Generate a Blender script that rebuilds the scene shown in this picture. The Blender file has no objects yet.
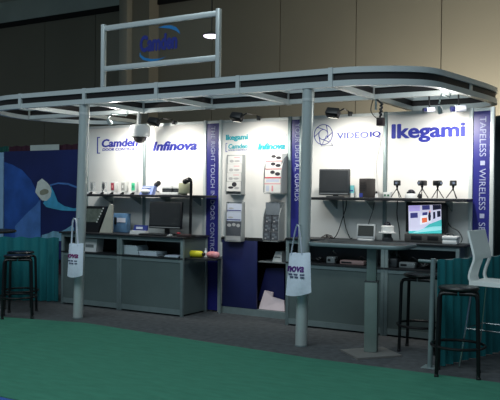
import bpy, bmesh, math, random
from mathutils import Vector, Matrix
random.seed(7)
PI = math.pi
R = math.radians
S = bpy.context.scene
C = bpy.context.collection

# ------------------------------------------------------------------ camera
H = 1.55
cam_d = bpy.data.cameras.new('camera')
cam = bpy.data.objects.new('camera', cam_d)
C.objects.link(cam)
cam_d.sensor_width = 36
cam_d.lens = 36 * 755.3 / 500
cam_d.clip_end = 200
CAM_M = (Matrix.Translation((0, 0, H)) @ Matrix.Rotation(R(30.69), 4, 'Z')
         @ Matrix.Rotation(R(90 - 0.50), 4, 'X') @ Matrix.Rotation(R(0.56), 4, 'Z'))
cam.matrix_world = CAM_M
S.camera = cam
# ------------------------------------------------------------------ world, exposure
S.view_settings.view_transform = 'Standard'
S.view_settings.look = 'None'
S.view_settings.exposure = 0.0
S.view_settings.gamma = 1.0
w = bpy.data.worlds.new('hall_air')
S.world = w
w.use_nodes = True
w.node_tree.nodes['Background'].inputs[0].default_value = (0.62, 0.80, 0.90, 1)
w.node_tree.nodes['Background'].inputs[1].default_value = 0.165


def area(name, loc, sx, sy, power, col, rot=(0, 0, 0)):
    d = bpy.data.lights.new(name, 'AREA')
    d.shape = 'RECTANGLE'
    d.size, d.size_y = sx, sy
    d.energy = power
    d.color = col
    o = bpy.data.objects.new(name, d)
    o.location = loc
    o.rotation_euler = rot
    C.objects.link(o)
    return o


# hall lighting high above the aisle, and an added uplight brightening the hall wall
area('hall_light', (-3.5, -0.5, 9.0), 10, 6, 820, (0.80, 0.95, 1.0))
area('hall_wall_fill', (-2.2, 17.3, 1.8), 9, 1.0, 720, (1.0, 0.90, 0.76), (R(115), 0, 0))

# ------------------------------------------------------------------ helpers: geometry of the view
CM3 = CAM_M.to_3x3()
CO = Vector((0, 0, H))


def ray(x, y):
    return CM3 @ Vector(((x - 250) / 755.3, (200 - y) / 755.3, -1))


def at(x, y, v):                       # point on the vertical plane Y = v
    d = ray(x, y)
    return CO + d * (v / d.y)


def fl(x, y, z=0.0):                   # point on a horizontal plane
    d = ray(x, y)
    return CO + d * ((z - H) / d.z)


# ------------------------------------------------------------------ materials
def lin(c):
    return tuple(((x / 255 / 12.92) if x / 255 <= 0.04045 else ((x / 255 + 0.055) / 1.055) ** 2.4) for x in c) + (1,)


MATS = {}


def mat(name, rgb, rough=0.6, metal=0.0, var=0.06, scale=8.0, bump=0.0, emit=0.0, spec=0.5, stretch=None):
    if name in MATS:
        return MATS[name]
    m = bpy.data.materials.new(name)
    m.use_nodes = True
    nt = m.node_tree
    b = nt.nodes['Principled BSDF']
    b.inputs['Roughness'].default_value = rough
    b.inputs['Metallic'].default_value = metal
    b.inputs['Specular IOR Level'].default_value = spec
    tc = nt.nodes.new('ShaderNodeTexCoord')
    mp = nt.nodes.new('ShaderNodeMapping')
    if stretch:
        mp.inputs['Scale'].default_value = stretch
    nz = nt.nodes.new('ShaderNodeTexNoise')
    nz.inputs['Scale'].default_value = scale
    nz.inputs['Detail'].default_value = 4
    cr = nt.nodes.new('ShaderNodeValToRGB')
    base = lin(rgb)
    cr.color_ramp.elements[0].position = 0.3
    cr.color_ramp.elements[1].position = 0.7
    cr.color_ramp.elements[0].color = tuple(max(0, c * (1 - var)) for c in base[:3]) + (1,)
    cr.color_ramp.elements[1].color = tuple(min(1, c * (1 + var)) for c in base[:3]) + (1,)
    L = nt.links
    L.new(tc.outputs['Object'], mp.inputs['Vector'])
    L.new(mp.outputs['Vector'], nz.inputs['Vector'])
    L.new(nz.outputs['Fac'], cr.inputs['Fac'])
    L.new(cr.outputs['Color'], b.inputs['Base Color'])
    if bump:
        bp = nt.nodes.new('ShaderNodeBump')
        bp.inputs['Strength'].default_value = bump
        bp.inputs['Distance'].default_value = 0.02
        L.new(nz.outputs['Fac'], bp.inputs['Height'])
        L.new(bp.outputs['Normal'], b.inputs['Normal'])
    if emit:
        L.new(cr.outputs['Color'], b.inputs['Emission Color'])
        b.inputs['Emission Strength'].default_value = emit
    MATS[name] = m
    return m


def clear(name, rgb, alpha, rough=0.15):
    m = mat(name, rgb, rough)
    m.node_tree.nodes['Principled BSDF'].inputs['Alpha'].default_value = alpha
    return m


ALU = mat('brushed_aluminium', (206, 213, 213), 0.34, 0.3, 0.06, 30, stretch=(1, 1, 12))
ALU_D = mat('aluminium_profile', (124, 140, 142), 0.45, 0.3, 0.06, 20)
INFILL = mat('dark_infill_band', (20, 15, 17), 0.5, 0.0, 0.15, 6)
PANEL = mat('white_laminate', (228, 227, 224), 0.55, 0, 0.015, 3, spec=0.25)
NAVY = mat('navy_banner', (38, 40, 120), 0.4, 0, 0.10, 4, spec=0.4)
BLUE = mat('blue_lettering', (34, 44, 150), 0.6, 0, 0.05)
TEAL = mat('teal_lettering', (40, 165, 180), 0.6, 0, 0.05)
PALE = mat('pale_lettering', (205, 210, 224), 0.6, 0, 0.03)
LAV = mat('lavender_lettering', (70, 80, 158), 0.6, 0, 0.03)
PALE2 = mat('banner_lettering', (160, 166, 198), 0.6, 0, 0.03)
FAINT = mat('faint_lettering', (206, 210, 214), 0.6, 0, 0.03)
BLACK = mat('black_plastic', (22, 23, 26), 0.4, 0, 0.1)
BLACKM = mat('black_metal', (14, 15, 18), 0.35, 0.2, 0.1)
DARKSH = mat('dark_shelf', (30, 32, 36), 0.5, 0, 0.1)
GREYP = mat('grey_plastic', (120, 126, 128), 0.5, 0, 0.05)
CHAR = mat('charcoal_plastic', (52, 56, 60), 0.45, 0, 0.08)
WHITE = mat('white_plastic', (222, 224, 224), 0.45, 0, 0.03)
FRONT = mat('grey_counter_panel', (90, 104, 104), 0.4, 0, 0.10, 2)
FABRIC = mat('teal_drape', (14, 110, 118), 0.8, 0, 0.25, 5, 0.1, stretch=(1, 1, 0.1))
CHROME = mat('chrome', (200, 205, 208), 0.2, 1.0, 0.03)


class MB:
    def __init__(self):
        self.v, self.f, self.m, self.mi = [], [], [], 0

    def add(self, vs, fs):
        n = len(self.v)
        self.v += [Vector(p) for p in vs]
        for f in fs:
            self.f.append([i + n for i in f])
            self.m.append(self.mi)
        return self

    def box(self, lo, hi, M=None):
        (x0, y0, z0), (x1, y1, z1) = lo, hi
        vs = [Vector(p) for p in ((x0, y0, z0), (x1, y0, z0), (x1, y1, z0), (x0, y1, z0), (x0, y0, z1), (x1, y0, z1), (x1, y1, z1), (x0, y1, z1))]
        if M:
            vs = [M @ p for p in vs]
        return self.add(vs, [(0, 3, 2, 1), (4, 5, 6, 7), (0, 1, 5, 4), (1, 2, 6, 5), (2, 3, 7, 6), (3, 0, 4, 7)])

    def bbox(self, lo, hi, r=0.01, M=None):          # box with chamfered vertical + horizontal edges
        bm = bmesh.new()
        bmesh.ops.create_cube(bm, size=1)
        c = [(a + b) / 2 for a, b in zip(lo, hi)]
        s = [abs(b - a) for a, b in zip(lo, hi)]
        for q in bm.verts:
            q.co = Vector((q.co.x * s[0] + c[0], q.co.y * s[1] + c[1], q.co.z * s[2] + c[2]))
        r = min(r, 0.45 * min(s))
        bmesh.ops.bevel(bm, geom=bm.edges[:], offset=r, segments=2, affect='EDGES', profile=0.5)
        bm.verts.index_update()
        vs = [(M @ q.co) if M else q.co.copy() for q in bm.verts]
        fs = [[q.index for q in f.verts] for f in bm.faces]
        bm.free()
        return self.add(vs, fs)

    def lathe(self, prof, c=(0, 0, 0), n=24, M=None):
        c = Vector(c)
        vs, fs = [], []
        for (r, z) in prof:
            for k in range(n):
                a = 2 * PI * k / n
                p = Vector((r * math.cos(a), r * math.sin(a), z))
                vs.append((M @ p if M else p) + c)
        for i in range(len(prof) - 1):
            for k in range(n):
                a, b = i * n + k, i * n + (k + 1) % n
                fs.append((a, b, b + n, a + n))
        fs.append(list(range(n))[::-1])
        fs.append([(len(prof) - 1) * n + k for k in range(n)])
        return self.add(vs, fs)

    def tube(self, pts, r, n=10, ry=None, closed=False):
        pts = [Vector(p) for p in pts]
        vs, fs = [], []
        N = len(pts)
        ref = None
        for i, p in enumerate(pts):
            if closed:
                t = (pts[(i + 1) % N] - pts[i - 1]).normalized()
            else:
                t = (pts[min(i + 1, N - 1)] - pts[max(i - 1, 0)]).normalized()
            if ref is None:
                ref = Vector((0, 0, 1)) if abs(t.z) < 0.9 else Vector((1, 0, 0))
            s = t.cross(ref)
            if s.length < 1e-4:
                s = t.cross(Vector((0.3, 1, 0.1)))
            s.normalize()
            u = s.cross(t).normalized()
            ref = u
            for k in range(n):
                a = 2 * PI * k / n
                vs.append(p + s * (r * math.cos(a)) + u * ((ry or r) * math.sin(a)))
        for i in range(N if closed else N - 1):
            j = (i + 1) % N
            for k in range(n):
                fs.append((i * n + k, j * n + k, j * n + (k + 1) % n, i * n + (k + 1) % n))
        if not closed:
            fs.append([k for k in range(n)])
            fs.append([(N - 1) * n + k for k in range(n)][::-1])
        return self.add(vs, fs)

    def prism(self, poly, d):                         # poly: list of 3D points, extruded by vector d
        n = len(poly)
        d = Vector(d)
        vs = [Vector(p) for p in poly] + [Vector(p) + d for p in poly]
        fs = [list(range(n))[::-1], [n + i for i in range(n)]]
        fs += [(i, (i + 1) % n, n + (i + 1) % n, n + i) for i in range(n)]
        return self.add(vs, fs)

    def sphere(self, c, r, n=16, sq=(1, 1, 1), lo=-PI / 2, hi=PI / 2):
        m = n // 2
        prof = []
        vs, fs = [], []
        for i in range(m + 1):
            a = lo + (hi - lo) * i / m
            for k in range(n):
                b = 2 * PI * k / n
                vs.append(Vector(c) + Vector((max(r * math.cos(a), 1e-4) * math.cos(b) * sq[0], max(r * math.cos(a), 1e-4) * math.sin(b) * sq[1], r * math.sin(a) * sq[2])))
        for i in range(m):
            for k in range(n):
                a, b = i * n + k, i * n + (k + 1) % n
                fs.append((a, b, b + n, a + n))
        fs.append(list(range(n))[::-1])
        fs.append([m * n + k for k in range(n)])
        return self.add(vs, fs)

    def build(self, name, m, parent=None, smooth=None):
        me = bpy.data.meshes.new(name)
        off = Vector((0, 0, 0))
        p = parent
        while p:
            off += p.location
            p = p.parent
        me.from_pydata([q - off for q in self.v], [], self.f)
        for mm in (m if isinstance(m, list) else [m]):
            me.materials.append(mm)
        for pl, i in zip(me.polygons, self.m):
            pl.material_index = i
        bm = bmesh.new()
        bm.from_mesh(me)
        bmesh.ops.recalc_face_normals(bm, faces=bm.faces[:])
        bm.to_mesh(me)
        bm.free()
        if smooth is not False:
            me.shade_smooth()
            me.set_sharp_from_angle(angle=R(35))
        o = bpy.data.objects.new(name, me)
        C.objects.link(o)
        o.parent = parent
        return o


def tag(o, label=None, cat=None, group=None, kind=None):
    for k, v in (('label', label), ('category', cat), ('group', group), ('kind', kind)):
        if v:
            o[k] = v
    return o


def thing(name, label, cat, loc=(0, 0, 0), group=None):
    o = bpy.data.objects.new(name, None)
    o.empty_display_size = 0.05
    C.objects.link(o)
    o.location = loc
    return tag(o, label, cat, group)


def struct(o):
    o['kind'] = 'structure'
    return o


def dup(root, loc, rotz=0, label=None):
    r = root.copy()
    C.objects.link(r)
    r.location = loc
    r.rotation_euler = (0, 0, rotz)
    if label:
        r['label'] = label
    for ch in list(root.children):
        c = ch.copy()
        C.objects.link(c)
        c.parent = r
        for g in ch.children:
            d = g.copy()
            C.objects.link(d)
            d.parent = c
    return r


def bp(mb, x0, y0, x1, y1, v, depth, r=0):           # box whose front face at plane v spans the given extent
    a = at(x0, (y0 + y1) / 2, v)
    b = at(x1, (y0 + y1) / 2, v)
    xm = (x0 + x1) / 2
    zt, zb = at(xm, y0, v).z, at(xm, y1, v).z
    lo, hi = (a.x, v, zb), (b.x, v + depth, zt)
    return mb.bbox(lo, hi, r) if r else mb.box(lo, hi)


def ext(x0, y0, x1, y1, v):
    xm, ym = (x0 + x1) / 2, (y0 + y1) / 2
    return at(x0, ym, v).x, at(x1, ym, v).x, at(xm, y1, v).z, at(xm, y0, v).z


FONT = bpy.data.fonts.load('<builtin>') if '<builtin>' in bpy.data.fonts else None


def text(s, m, parent, u0, u1, z0, z1, v, bold=0.0, shear=0.0, vertical=False, name='lettering', th=0.004, warp=None):
    cu = bpy.data.curves.new('t', 'FONT')
    cu.body = s
    cu.offset = min(bold, 0.012)
    cu.shear = shear
    cu.resolution_u = 3
    cu.extrude = 0.01
    ob = bpy.data.objects.new('t', cu)
    C.objects.link(ob)
    dg = bpy.context.evaluated_depsgraph_get()
    dg.update()
    me = bpy.data.meshes.new_from_object(ob.evaluated_get(dg))
    bpy.data.objects.remove(ob)
    vs = [q.co.copy() for q in me.vertices]
    fs = [list(p.vertices) for p in me.polygons]
    bpy.data.meshes.remove(me)
    ex = bold - 0.012
    if ex > 0:
        v0, f0 = vs, fs
        vs, fs = [], []
        for i, (dx, dy) in enumerate(((ex, 0), (-ex, 0), (0, ex * 0.7), (0, -ex * 0.7), (0, 0))):
            fs = fs + [[k + len(vs) for k in f] for f in f0]
            vs = vs + [Vector((q.x + dx, q.y + dy, q.z * (1 + 0.02 * i))) for q in v0]
    if vertical:
        vs = [Vector((q.y, -q.x, q.z)) for q in vs]
    xs, ys = [q.x for q in vs], [q.y for q in vs]
    ax, bx, ay, by = min(xs), max(xs), min(ys), max(ys)
    out = []
    for q in vs:
        out.append(Vector((u0 + (q.x - ax) / (bx - ax) * (u1 - u0), v - th * (q.z / 0.01 if q.z > 0 else -0.1), z0 + (q.y - ay) / (by - ay) * (z1 - z0))))
    if warp:
        out = [warp(q) for q in out]
    if not vertical or ' ' not in s:
        mb = MB()
        mb.add(out, fs)
        return mb.build(name, m, parent, smooth=False)
    # one mesh per word: sort the faces along the line and cut at the word gaps
    key = [(max(out[k].z for k in f), min(out[k].z for k in f), f) for f in fs]
    key.sort(key=lambda q: -q[0])
    words, low = [[]], key[0][1]
    for hi, lo, f in key:
        if low - hi > 0.022:
            words.append([])
        words[-1].append(f)
        low = min(low, lo) if low - hi <= 0.022 else lo
    for wf in words:
        mb = MB()
        ids = sorted({k for f in wf for k in f})
        ix = {k: i for i, k in enumerate(ids)}
        mb.add([out[k] for k in ids], [[ix[k] for k in f] for f in wf])
        o = mb.build(name, m, parent, smooth=False)
    return o


# ================================================================== SETTING
# floor of the booth area, green aisle carpet, blue carpet nearest the camera
GREYC = mat('grey_booth_carpet', (77, 80, 83), 0.95, 0, 0.22, 14, 0.25, spec=0.1)
struct(MB().box((-40, -3, -0.1), (14, 22, 0)).build('floor', GREYC))
GREEN = mat('green_aisle_carpet', (60, 116, 97), 0.95, 0, 0.10, 5, 0.3, spec=0.1, stretch=(1, 3, 1))
mb = MB()
mb.prism([Vector(p) for p in ((-16, 3.93, 0), (6, 3.93, 0), (6, 6.42, 0), (-1.9, 6.42, 0), (-3.1, 6.40, 0), (-4.6, 6.52, 0), (-6.2, 6.66, 0), (-7.3, 6.42, 0), (-16, 5.8, 0))], (0, 0, 0.006))
tag(mb.build('aisle_carpet', GREEN), 'green carpet runner covering the aisle in front of the booth', 'carpet')
BLUEC = mat('blue_carpet', (52, 84, 150), 0.95, 0, 0.1, 8, 0.3, spec=0.1)
tag(MB().box((-16, 0.5, 0), (6, 3.91, 0.006)).build('edge_carpet', BLUEC), 'blue carpet strip at the near edge of the green aisle', 'carpet')

# hall wall: tall tan panels with dark joints
TAN = mat('tan_wall_panel', (138, 135, 122), 0.8, 0, 0.04, 0.4, spec=0.2)
VH = 20.0
ZH = 7.78
seams = [at(211.3, 40, VH).x, at(280, 40, VH).x, at(355, 40, VH).x]
pitch = (seams[2] - seams[0]) / 2
mb = MB()
for k in range(-9, 8):
    a = seams[1] + k * pitch
    mb.box((a + 0.013, VH, -0.02), (a + pitch - 0.013, VH + 0.2, ZH))
mb.mi = 1
mb.box((seams[1] - 9 * pitch, VH + 0.08, -0.02), (seams[1] + 8 * pitch, VH + 0.3, ZH + 2.2))
struct(mb.build('wall_back', [TAN, mat('joint_dark', (30, 28, 26), 0.9)]))
DK = mat('dark_trim', (12, 13, 14), 0.8)
struct(MB().box((-36, VH - 0.08, ZH - 0.02), (12, VH + 0.1, ZH + 0.16)).build('trim_1', DK))
CEIL = mat('ceiling_steel', (190, 204, 198), 0.8, 0, 0.12, 0.6)
mb = MB()
mb.box((-36, 12, 9.3), (12, 22, 9.5))
for vv in (13.2, 14.8, 16.4, 18.0, 19.3):
    mb.box((-36, vv, 8.95), (12, vv + 0.25, 9.32))
mb.box((-36, VH - 0.02, ZH + 0.16), (12, VH + 0.12, ZH + 0.95))
mb.box((-36, VH - 0.35, ZH + 0.95), (12, VH + 0.12, ZH + 1.2))
struct(mb.build('ceiling', CEIL))
a, b = at(119, 40, VH - 0.5).x, at(149, 40, VH - 0.5).x
struct(MB().box((a, VH - 0.5, -0.02), (b, VH + 0.05, 9.3)).build('trim_2', mat('pilaster_paint', (142, 138, 124), 0.8, 0, 0.04, 0.5)))
a, b = at(118.5, 40, VH - 0.75).x, at(127, 40, VH - 0.75).x
mb = MB()
mb.bbox((a, VH - 0.75, -0.02), (b, VH - 0.45, 9.3), 0.05)
struct(mb.build('trim_3', mat('lit_pilaster_face', (160, 157, 144), 0.7, 0, 0.04, 0.5)))  # stands for the pilaster's lit face, the light put into a paler colour

# ================================================================== CANOPY
VF, VM, VR = 6.86, 7.97, 9.15
ZB, ZT = 2.612, 2.796
J = {k: at(x, y, VF).x for k, (x, y) in {'j0': (86, 98), 'j1': (158, 92), 'j2': (239.5, 84.5), 'j3': (332, 77), 'jl': (22, 103)}.items()}
can = thing('canopy', 'silver aluminium truss canopy with dark bands and rounded ends over the booth', 'canopy', (-4.7, 7.0, 0))


def spline(pts, n=6):
    out = []
    P = [Vector(p) for p in pts]
    for i in range(len(P) - 1):
        p0, p1, p2, p3 = P[max(i - 1, 0)], P[i], P[i + 1], P[min(i + 2, len(P) - 1)]
        for k in range(n):
            t = k / n
            out.append(0.5 * ((2 * p1) + (p2 - p0) * t + (2 * p0 - 5 * p1 + 4 * p2 - p3) * t * t + (3 * p1 - p0 - 3 * p2 + p3) * t ** 3))
    out.append(P[-1])
    return out


def sweep(mb, path, w, z0, z1):                      # rectangular section along a plan path
    P = [Vector((p[0], p[1], 0)) for p in path]
    vs, fs = [], []
    N = len(P)
    for i, p in enumerate(P):
        t = (P[min(i + 1, N - 1)] - P[max(i - 1, 0)]).normalized()
        s = Vector((t.y, -t.x, 0)) * (w / 2)
        for q, z in ((p - s, z0), (p + s, z0), (p + s, z1), (p - s, z1)):
            vs.append(Vector((q.x, q.y, z)))
    for i in range(N - 1):
        for k in range(4):
            fs.append((i * 4 + k, i * 4 + (k + 1) % 4, i * 4 + 4 + (k + 1) % 4, i * 4 + 4 + k))
    fs += [(3, 2, 1, 0), tuple((N - 1) * 4 + k for k in range(4))]
    mb.add(vs, fs)


cl = (J['jl'], (VF + VR) / 2)
rl = (VR - VF) / 2
left = [(cl[0] - rl * 0.95 * math.sin(PI * k / 20) ** 0.75, cl[1] + rl * math.cos(PI * k / 20), 0) for k in range(21)]   # rear -> front
ur = at(469.5, 86, 8.15).x
J3 = J['j3']
right = spline([(J3, VF, 0), (J3 + 0.26, VF + 0.025, 0), (J3 + 0.62, VF + 0.17, 0), (J3 + 0.86, VF + 0.40, 0), (ur - 0.07, 7.68, 0), (ur, 8.15, 0), (ur + 0.07, 8.75, 0), (ur + 0.04, 9.08, 0), (ur - 0.2, 9.28, 0), (ur - 0.6, 9.3, 0), (J3, 9.28, 0)], 5)
ring = left + right
for nm, z0, z1, w_, m in (('upper_rail', ZT - 0.056, ZT, 0.07, ALU), ('lower_rail', ZB, ZB + 0.058, 0.07, ALU), ('infill_band', ZB + 0.05, ZT - 0.05, 0.03, INFILL)):
    mb = MB()
    sweep(mb, ring, w_, z0, z1)
    mb.build(nm, m, can)


def beam(name, p0, p1):
    mb = MB()
    sweep(mb, [p0, p1], 0.06, ZT - 0.056, ZT - 0.004)
    sweep(mb, [p0, p1], 0.06, ZB + 0.003, ZB + 0.055)
    o = mb.build(name, ALU, can)
    mb = MB()
    sweep(mb, [p0, p1], 0.024, ZB + 0.05, ZT - 0.05)
    mb.build('infill_band', INFILL, o)


e = 0.04
beam('middle_beam', (cl[0] - rl * 0.93 + e, VM), (ur - e, VM))
for k in ('j0', 'j1', 'j2'):
    beam('cross_beam', (J[k], VF + e), (J[k], VM - e))
for u_, vr in ((J['jl'], VR), (J3, 9.28)):
    beam('cross_beam', (u_, VF + e), (u_, VM - e))
    beam('cross_beam', (u_, VM + e), (u_, vr - e))
for (u_, v_) in [(J[k], VF) for k in J] + [(ur, 8.15), (cl[0] - rl * 0.94, cl[1])] + [(J[k], VM) for k in J] + [(ur - 0.02, 9.2)]:
    MB().box((u_ - 0.022, v_ - 0.045, ZB - 0.004), (u_ + 0.022, v_ + 0.045, ZT + 0.004)).build('joint_collar', ALU, can)


def column(x0, y0, x1, y1, label):
    p0 = fl(x0, y0)
    p0 = Vector((at(x0, y0, VF).x, VF + 0.03, 0))
    p1 = Vector((at(x1, y1, VF).x, VF + 0.03, ZB - 0.004))
    t = thing('support_column', label, 'column', p0)
    mb = MB()
    mb.tube([p0 + Vector((0, 0, 0.012)), p1], 0.061, 24)
    mb.build('shaft', mat('column_aluminium', (186, 196, 196), 0.32, 0.3, 0.05, 20, stretch=(1, 1, 0.1)), t)
    MB().lathe([(0.064, 0), (0.064, 0.012), (0.061, 0.014)], p0, 24).build('foot_plate', ALU_D, t)
    d = (p1 - p0).normalized()
    mb = MB()
    mb.tube([p1 - d * 0.12, p1 - d * 0.09], 0.065, 24)
    mb.build('collar', ALU, t)
    return p0, p1


colL = column(76.2, 320.5, 82.8, 106, 'left silver column, standing before the wall panel with the bracketed lettering')
colR = column(299.8, 345, 307.2, 88, 'right silver column, standing beside the pedestal table')

# sign frame on top of the canopy
u0, u1 = at(103.5, 60, VF).x, at(218.4, 45, VF).x
zs, zm = 3.526, at(160, 63.5, VF).z
t = thing('sign_frame', 'open silver frame on the canopy with a clear sign panel', 'sign', ((u0 + u1) / 2, VF, ZT + 0.004))
for u_ in (u0, u1):
    MB().bbox((u_ - 0.025, VF - 0.025, ZT + 0.005), (u_ + 0.025, VF + 0.025, zs + 0.02), 0.006).build('post', ALU, t)
for z_ in (zs - 0.03, zm):
    MB().bbox((u0 + 0.026, VF - 0.02, z_ - 0.03), (u1 - 0.026, VF + 0.02, z_ + 0.03), 0.006).build('rail', ALU, t)
pn = MB().box((u0 + 0.03, VF - 0.004, zm + 0.03), (u1 - 0.03, VF + 0.002, zs - 0.06)).build('sign_panel', clear('clear_acrylic', (120, 120, 110), 0.06, 0.3), t)
DB = mat('deep_blue_lettering', (20, 34, 120), 0.6)
CY = mat('cyan_swoosh', (18, 110, 170), 0.6)
q = ext(140, 34.5, 177.5, 49, VF - 0.006)
text('Camden', DB, pn, q[0], q[1], q[2] - 0.02, q[3] + 0.01, VF - 0.006, 0.06, 0.05,
     warp=lambda p: Vector((p.x, p.y, p.z)))


def swoosh(pts, m, par, v, name='swoosh'):
    mb = MB()
    mb.prism([at(x, y, v) for x, y in pts], (0, 0.003, 0))
    return mb.build(name, m, par)


swoosh([(158, 27.5), (164, 25.6), (171, 25.2), (176, 27), (179, 30.5), (180, 34), (176, 30.8), (170, 28.6), (164, 28)], CY, pn, VF - 0.008)
swoosh([(140, 52), (141, 55), (145, 57.8), (152, 59), (160, 58.5), (166, 56.6), (158, 60.5), (150, 61.5), (143, 60), (139.5, 56.5)], CY, pn, VF - 0.008)

# ================================================================== DISPLAY WALL
VW, ZW = 8.245, 2.48
XS = {'a': 87.6, 'b': 145, 'c': 205.5, 'd': 221, 'e': 290, 'f': 301.6, 'g': 385.6, 'h': 471.3, 'i': 492.5}
U = {k: at(x, 150, VW).x for k, x in XS.items()}
fr = thing('wall_frame', 'silver aluminium posts and top rail holding the white wall panels', 'frame', (U['e'], VW, 0))
for k, u_ in U.items():
    MB().bbox((u_ - 0.022, VW - 0.022, 0), (u_ + 0.022, VW + 0.03, ZW + 0.02), 0.006).build('post', ALU_D if k not in 'cdhi' else ALU, fr)
MB().box((U['a'] + 0.022, VW + 0.0, ZW - 0.02), (U['i'] - 0.022, VW + 0.03, ZW + 0.015)).build('top_rail', ALU, fr)


def panel(k0, k1, name, label, m, z0=0.02, z1=ZW - 0.022):
    t = thing(name, label, 'panel' if name == 'wall_panel' else 'banner', ((U[k0] + U[k1]) / 2, VW, z0))
    MB().box((U[k0] + 0.023, VW - 0.005, z0), (U[k1] - 0.023, VW + 0.02, z1)).build('board' if name == 'wall_panel' else 'sheet', m, t)
    return t


VT = VW - 0.0055
p1 = panel('a', 'b', 'wall_panel', 'white wall panel with blue bracketed lettering behind the keypad stands', PANEL)
p2 = panel('b', 'c', 'wall_panel', 'white wall panel with slanted blue lettering above the two white document boxes', PANEL)
p3 = panel('d', 'e', 'wall_panel', 'white wall panel with teal lettering and leaflet racks in the middle', PANEL, 0.99)
p4 = panel('f', 'g', 'wall_panel', 'white wall panel with round aperture emblem behind the grey flat monitor', PANEL)
p5 = panel('g', 'h', 'wall_panel', 'white wall panel with large heavy blue lettering behind the tripod cameras', PANEL)
b1 = panel('c', 'd', 'vertical_banner', 'narrow navy banner reading down beside the left counter', NAVY)
b2 = panel('e', 'f', 'vertical_banner', 'narrow navy banner half hidden by the right silver column', NAVY)
b3 = panel('h', 'i', 'vertical_banner', 'narrow navy banner with square dots at the right end of the wall', NAVY)


def tx(s, m, par, x0, y0, x1, y1, **k):
    q = ext(x0, y0, x1, y1, VT)
    return text(s, m, par, q[0], q[1], q[2], q[3], VT, **k)


def bars(name, m, par, rects, v=None):
    mb = MB()
    for r_ in rects:
        bp(mb, *r_, (v or VT) - 0.0015, 0.002)
    return mb.build(name, m, par, smooth=False)


tx('Camden', BLUE, p1, 101.8, 138.6, 138, 146.9, bold=0.04, shear=0.15)
tx('DOOR CONTROLS', BLUE, p1, 102.6, 147.8, 137, 150.6, bold=0.02, shear=0.1)
bars('bracket_mark', BLUE, p1, [(97, 137, 98, 153.6), (98, 137, 100, 138), (98, 152.6, 100, 153.6)])
tx('Infinova', BLUE, p2, 152.8, 140.8, 197, 150.6, bold=0.045, shear=0.25)
tx('Ikegami', TEAL, p3, 225.9, 134.4, 248, 141.4, bold=0.045)
tx('Camden', TEAL, p3, 228.4, 143.8, 247.6, 148.6, bold=0.03, shear=0.15)
tx('DOOR CONTROLS', LAV, p3, 228.6, 149.3, 247, 150.8)
bars('bracket_mark', LAV, p3, [(225.6, 143, 226.2, 152), (226.2, 143, 227.4, 143.6), (226.2, 151.4, 227.4, 152)])
tx('Infinova', TEAL, p3, 257.8, 142.9, 285.2, 149.6, bold=0.055, shear=0.25)
tx('VIDEOIQ', FAINT, p3, 264.5, 133.6, 287, 137.6)
tx('VIDEO', LAV, p4, 337, 132.2, 368.6, 138.4, bold=0.014)
tx('IQ', BLUE, p4, 370, 131.2, 380.8, 137.8, bold=0.035)
tx('Ikegami', BLUE, p5, 391.6, 122.8, 465.4, 142.2, bold=0.04)

# aperture emblem: outer circle, inner ring, six blades and a corner wedge
cx, cy, rr = 323.4, 134.6, 9.1
c0 = at(cx, cy, VT)
rad = (at(cx + rr, cy, VT).x - at(cx - rr, cy, VT).x) / 2
mb = MB()


def P2(a, r_):
    return Vector((c0.x + r_ * math.cos(a), VT - 0.002, c0.z + r_ * math.sin(a)))


mb.tube([P2(2 * PI * k / 40, rad) for k in range(40)], 0.006, 6, 0.004, closed=True)
mb.tube([P2(2 * PI * k / 24, rad * 0.50) for k in range(24)], 0.006, 6, 0.004, closed=True)
for k in range(6):
    a = k * PI / 3 + 0.3
    mb.tube([P2(a, rad * 0.5), P2(a + 0.95, rad)], 0.0055, 6, 0.004)
tri = [P2(-0.1, 0), P2(0, 0), P2(0, 0)]
tri = [c0 + Vector((rad * 0.35, -0.002, -rad * 0.1)), c0 + Vector((rad * 1.05, -0.002, -rad * 1.12)), c0 + Vector((-rad * 0.2, -0.002, -rad * 1.12))]
mb.tube(tri, 0.006, 6, 0.004, closed=True)
mb.build('aperture_emblem', BLUE, p4)

VX = dict(vertical=True)
q = ext(210.2, 126.4, 215.2, 259, VT)
text('THE RIGHT TOUCH IN DOOR CONTROLS', PALE2, b1, (U['c'] + U['d']) / 2 - 0.03, (U['c'] + U['d']) / 2 + 0.034, q[2], q[3], VT, bold=0.0, vertical=True)
q = ext(295, 123, 301, 201, VT)
um = (U['e'] + U['f']) / 2
text('YOUR DIGITAL GUARDS', PALE2, b2, um - 0.005, um + 0.06, q[2], q[3], VT, bold=0.0, vertical=True)
um = (U['h'] + U['i']) / 2 + 0.01
for s, y0, y1 in (('TAPELESS', 116.5, 156.5), ('WIRELESS', 168.5, 210), ('SEAMLESS', 222.5, 264)):
    q = ext(480, y0, 486, y1, VT)
    text(s, PALE2, b3, um - 0.032, um + 0.036, q[2], q[3], VT, bold=0.0, vertical=True)
for y_ in (163, 216):
    z_ = at(483, y_, VT).z
    MB().box((um - 0.022, VT - 0.002, z_ - 0.024), (um + 0.026, VT + 0.001, z_ + 0.024)).build('square_mark', PALE2, b3, smooth=False)

# ================================================================== SHELVES
ZSL, ZSR = at(146, 194.7, 7.95).z, at(390, 198, 7.95).z
VS = 7.93


def shelf(x0, x1, z, label):
    a, b = at(x0, 197, VS).x, at(x1, 199, VS).x
    t = thing('wall_shelf', label, 'shelf', ((a + b) / 2, VS, z))
    MB().bbox((a, VS, z - 0.032), (b, VW - 0.03, z), 0.004).build('board', DARKSH, t)
    n = 4
    for k in range(n):
        u_ = a + (b - a) * (k + 0.5) / n
        MB().prism([(u_ - 0.008, VW - 0.03, z - 0.033), (u_ - 0.008, VS + 0.06, z - 0.033), (u_ - 0.008, VW - 0.03, z - 0.14)], (0.016, 0, 0)).build('bracket', ALU_D, t)


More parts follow.
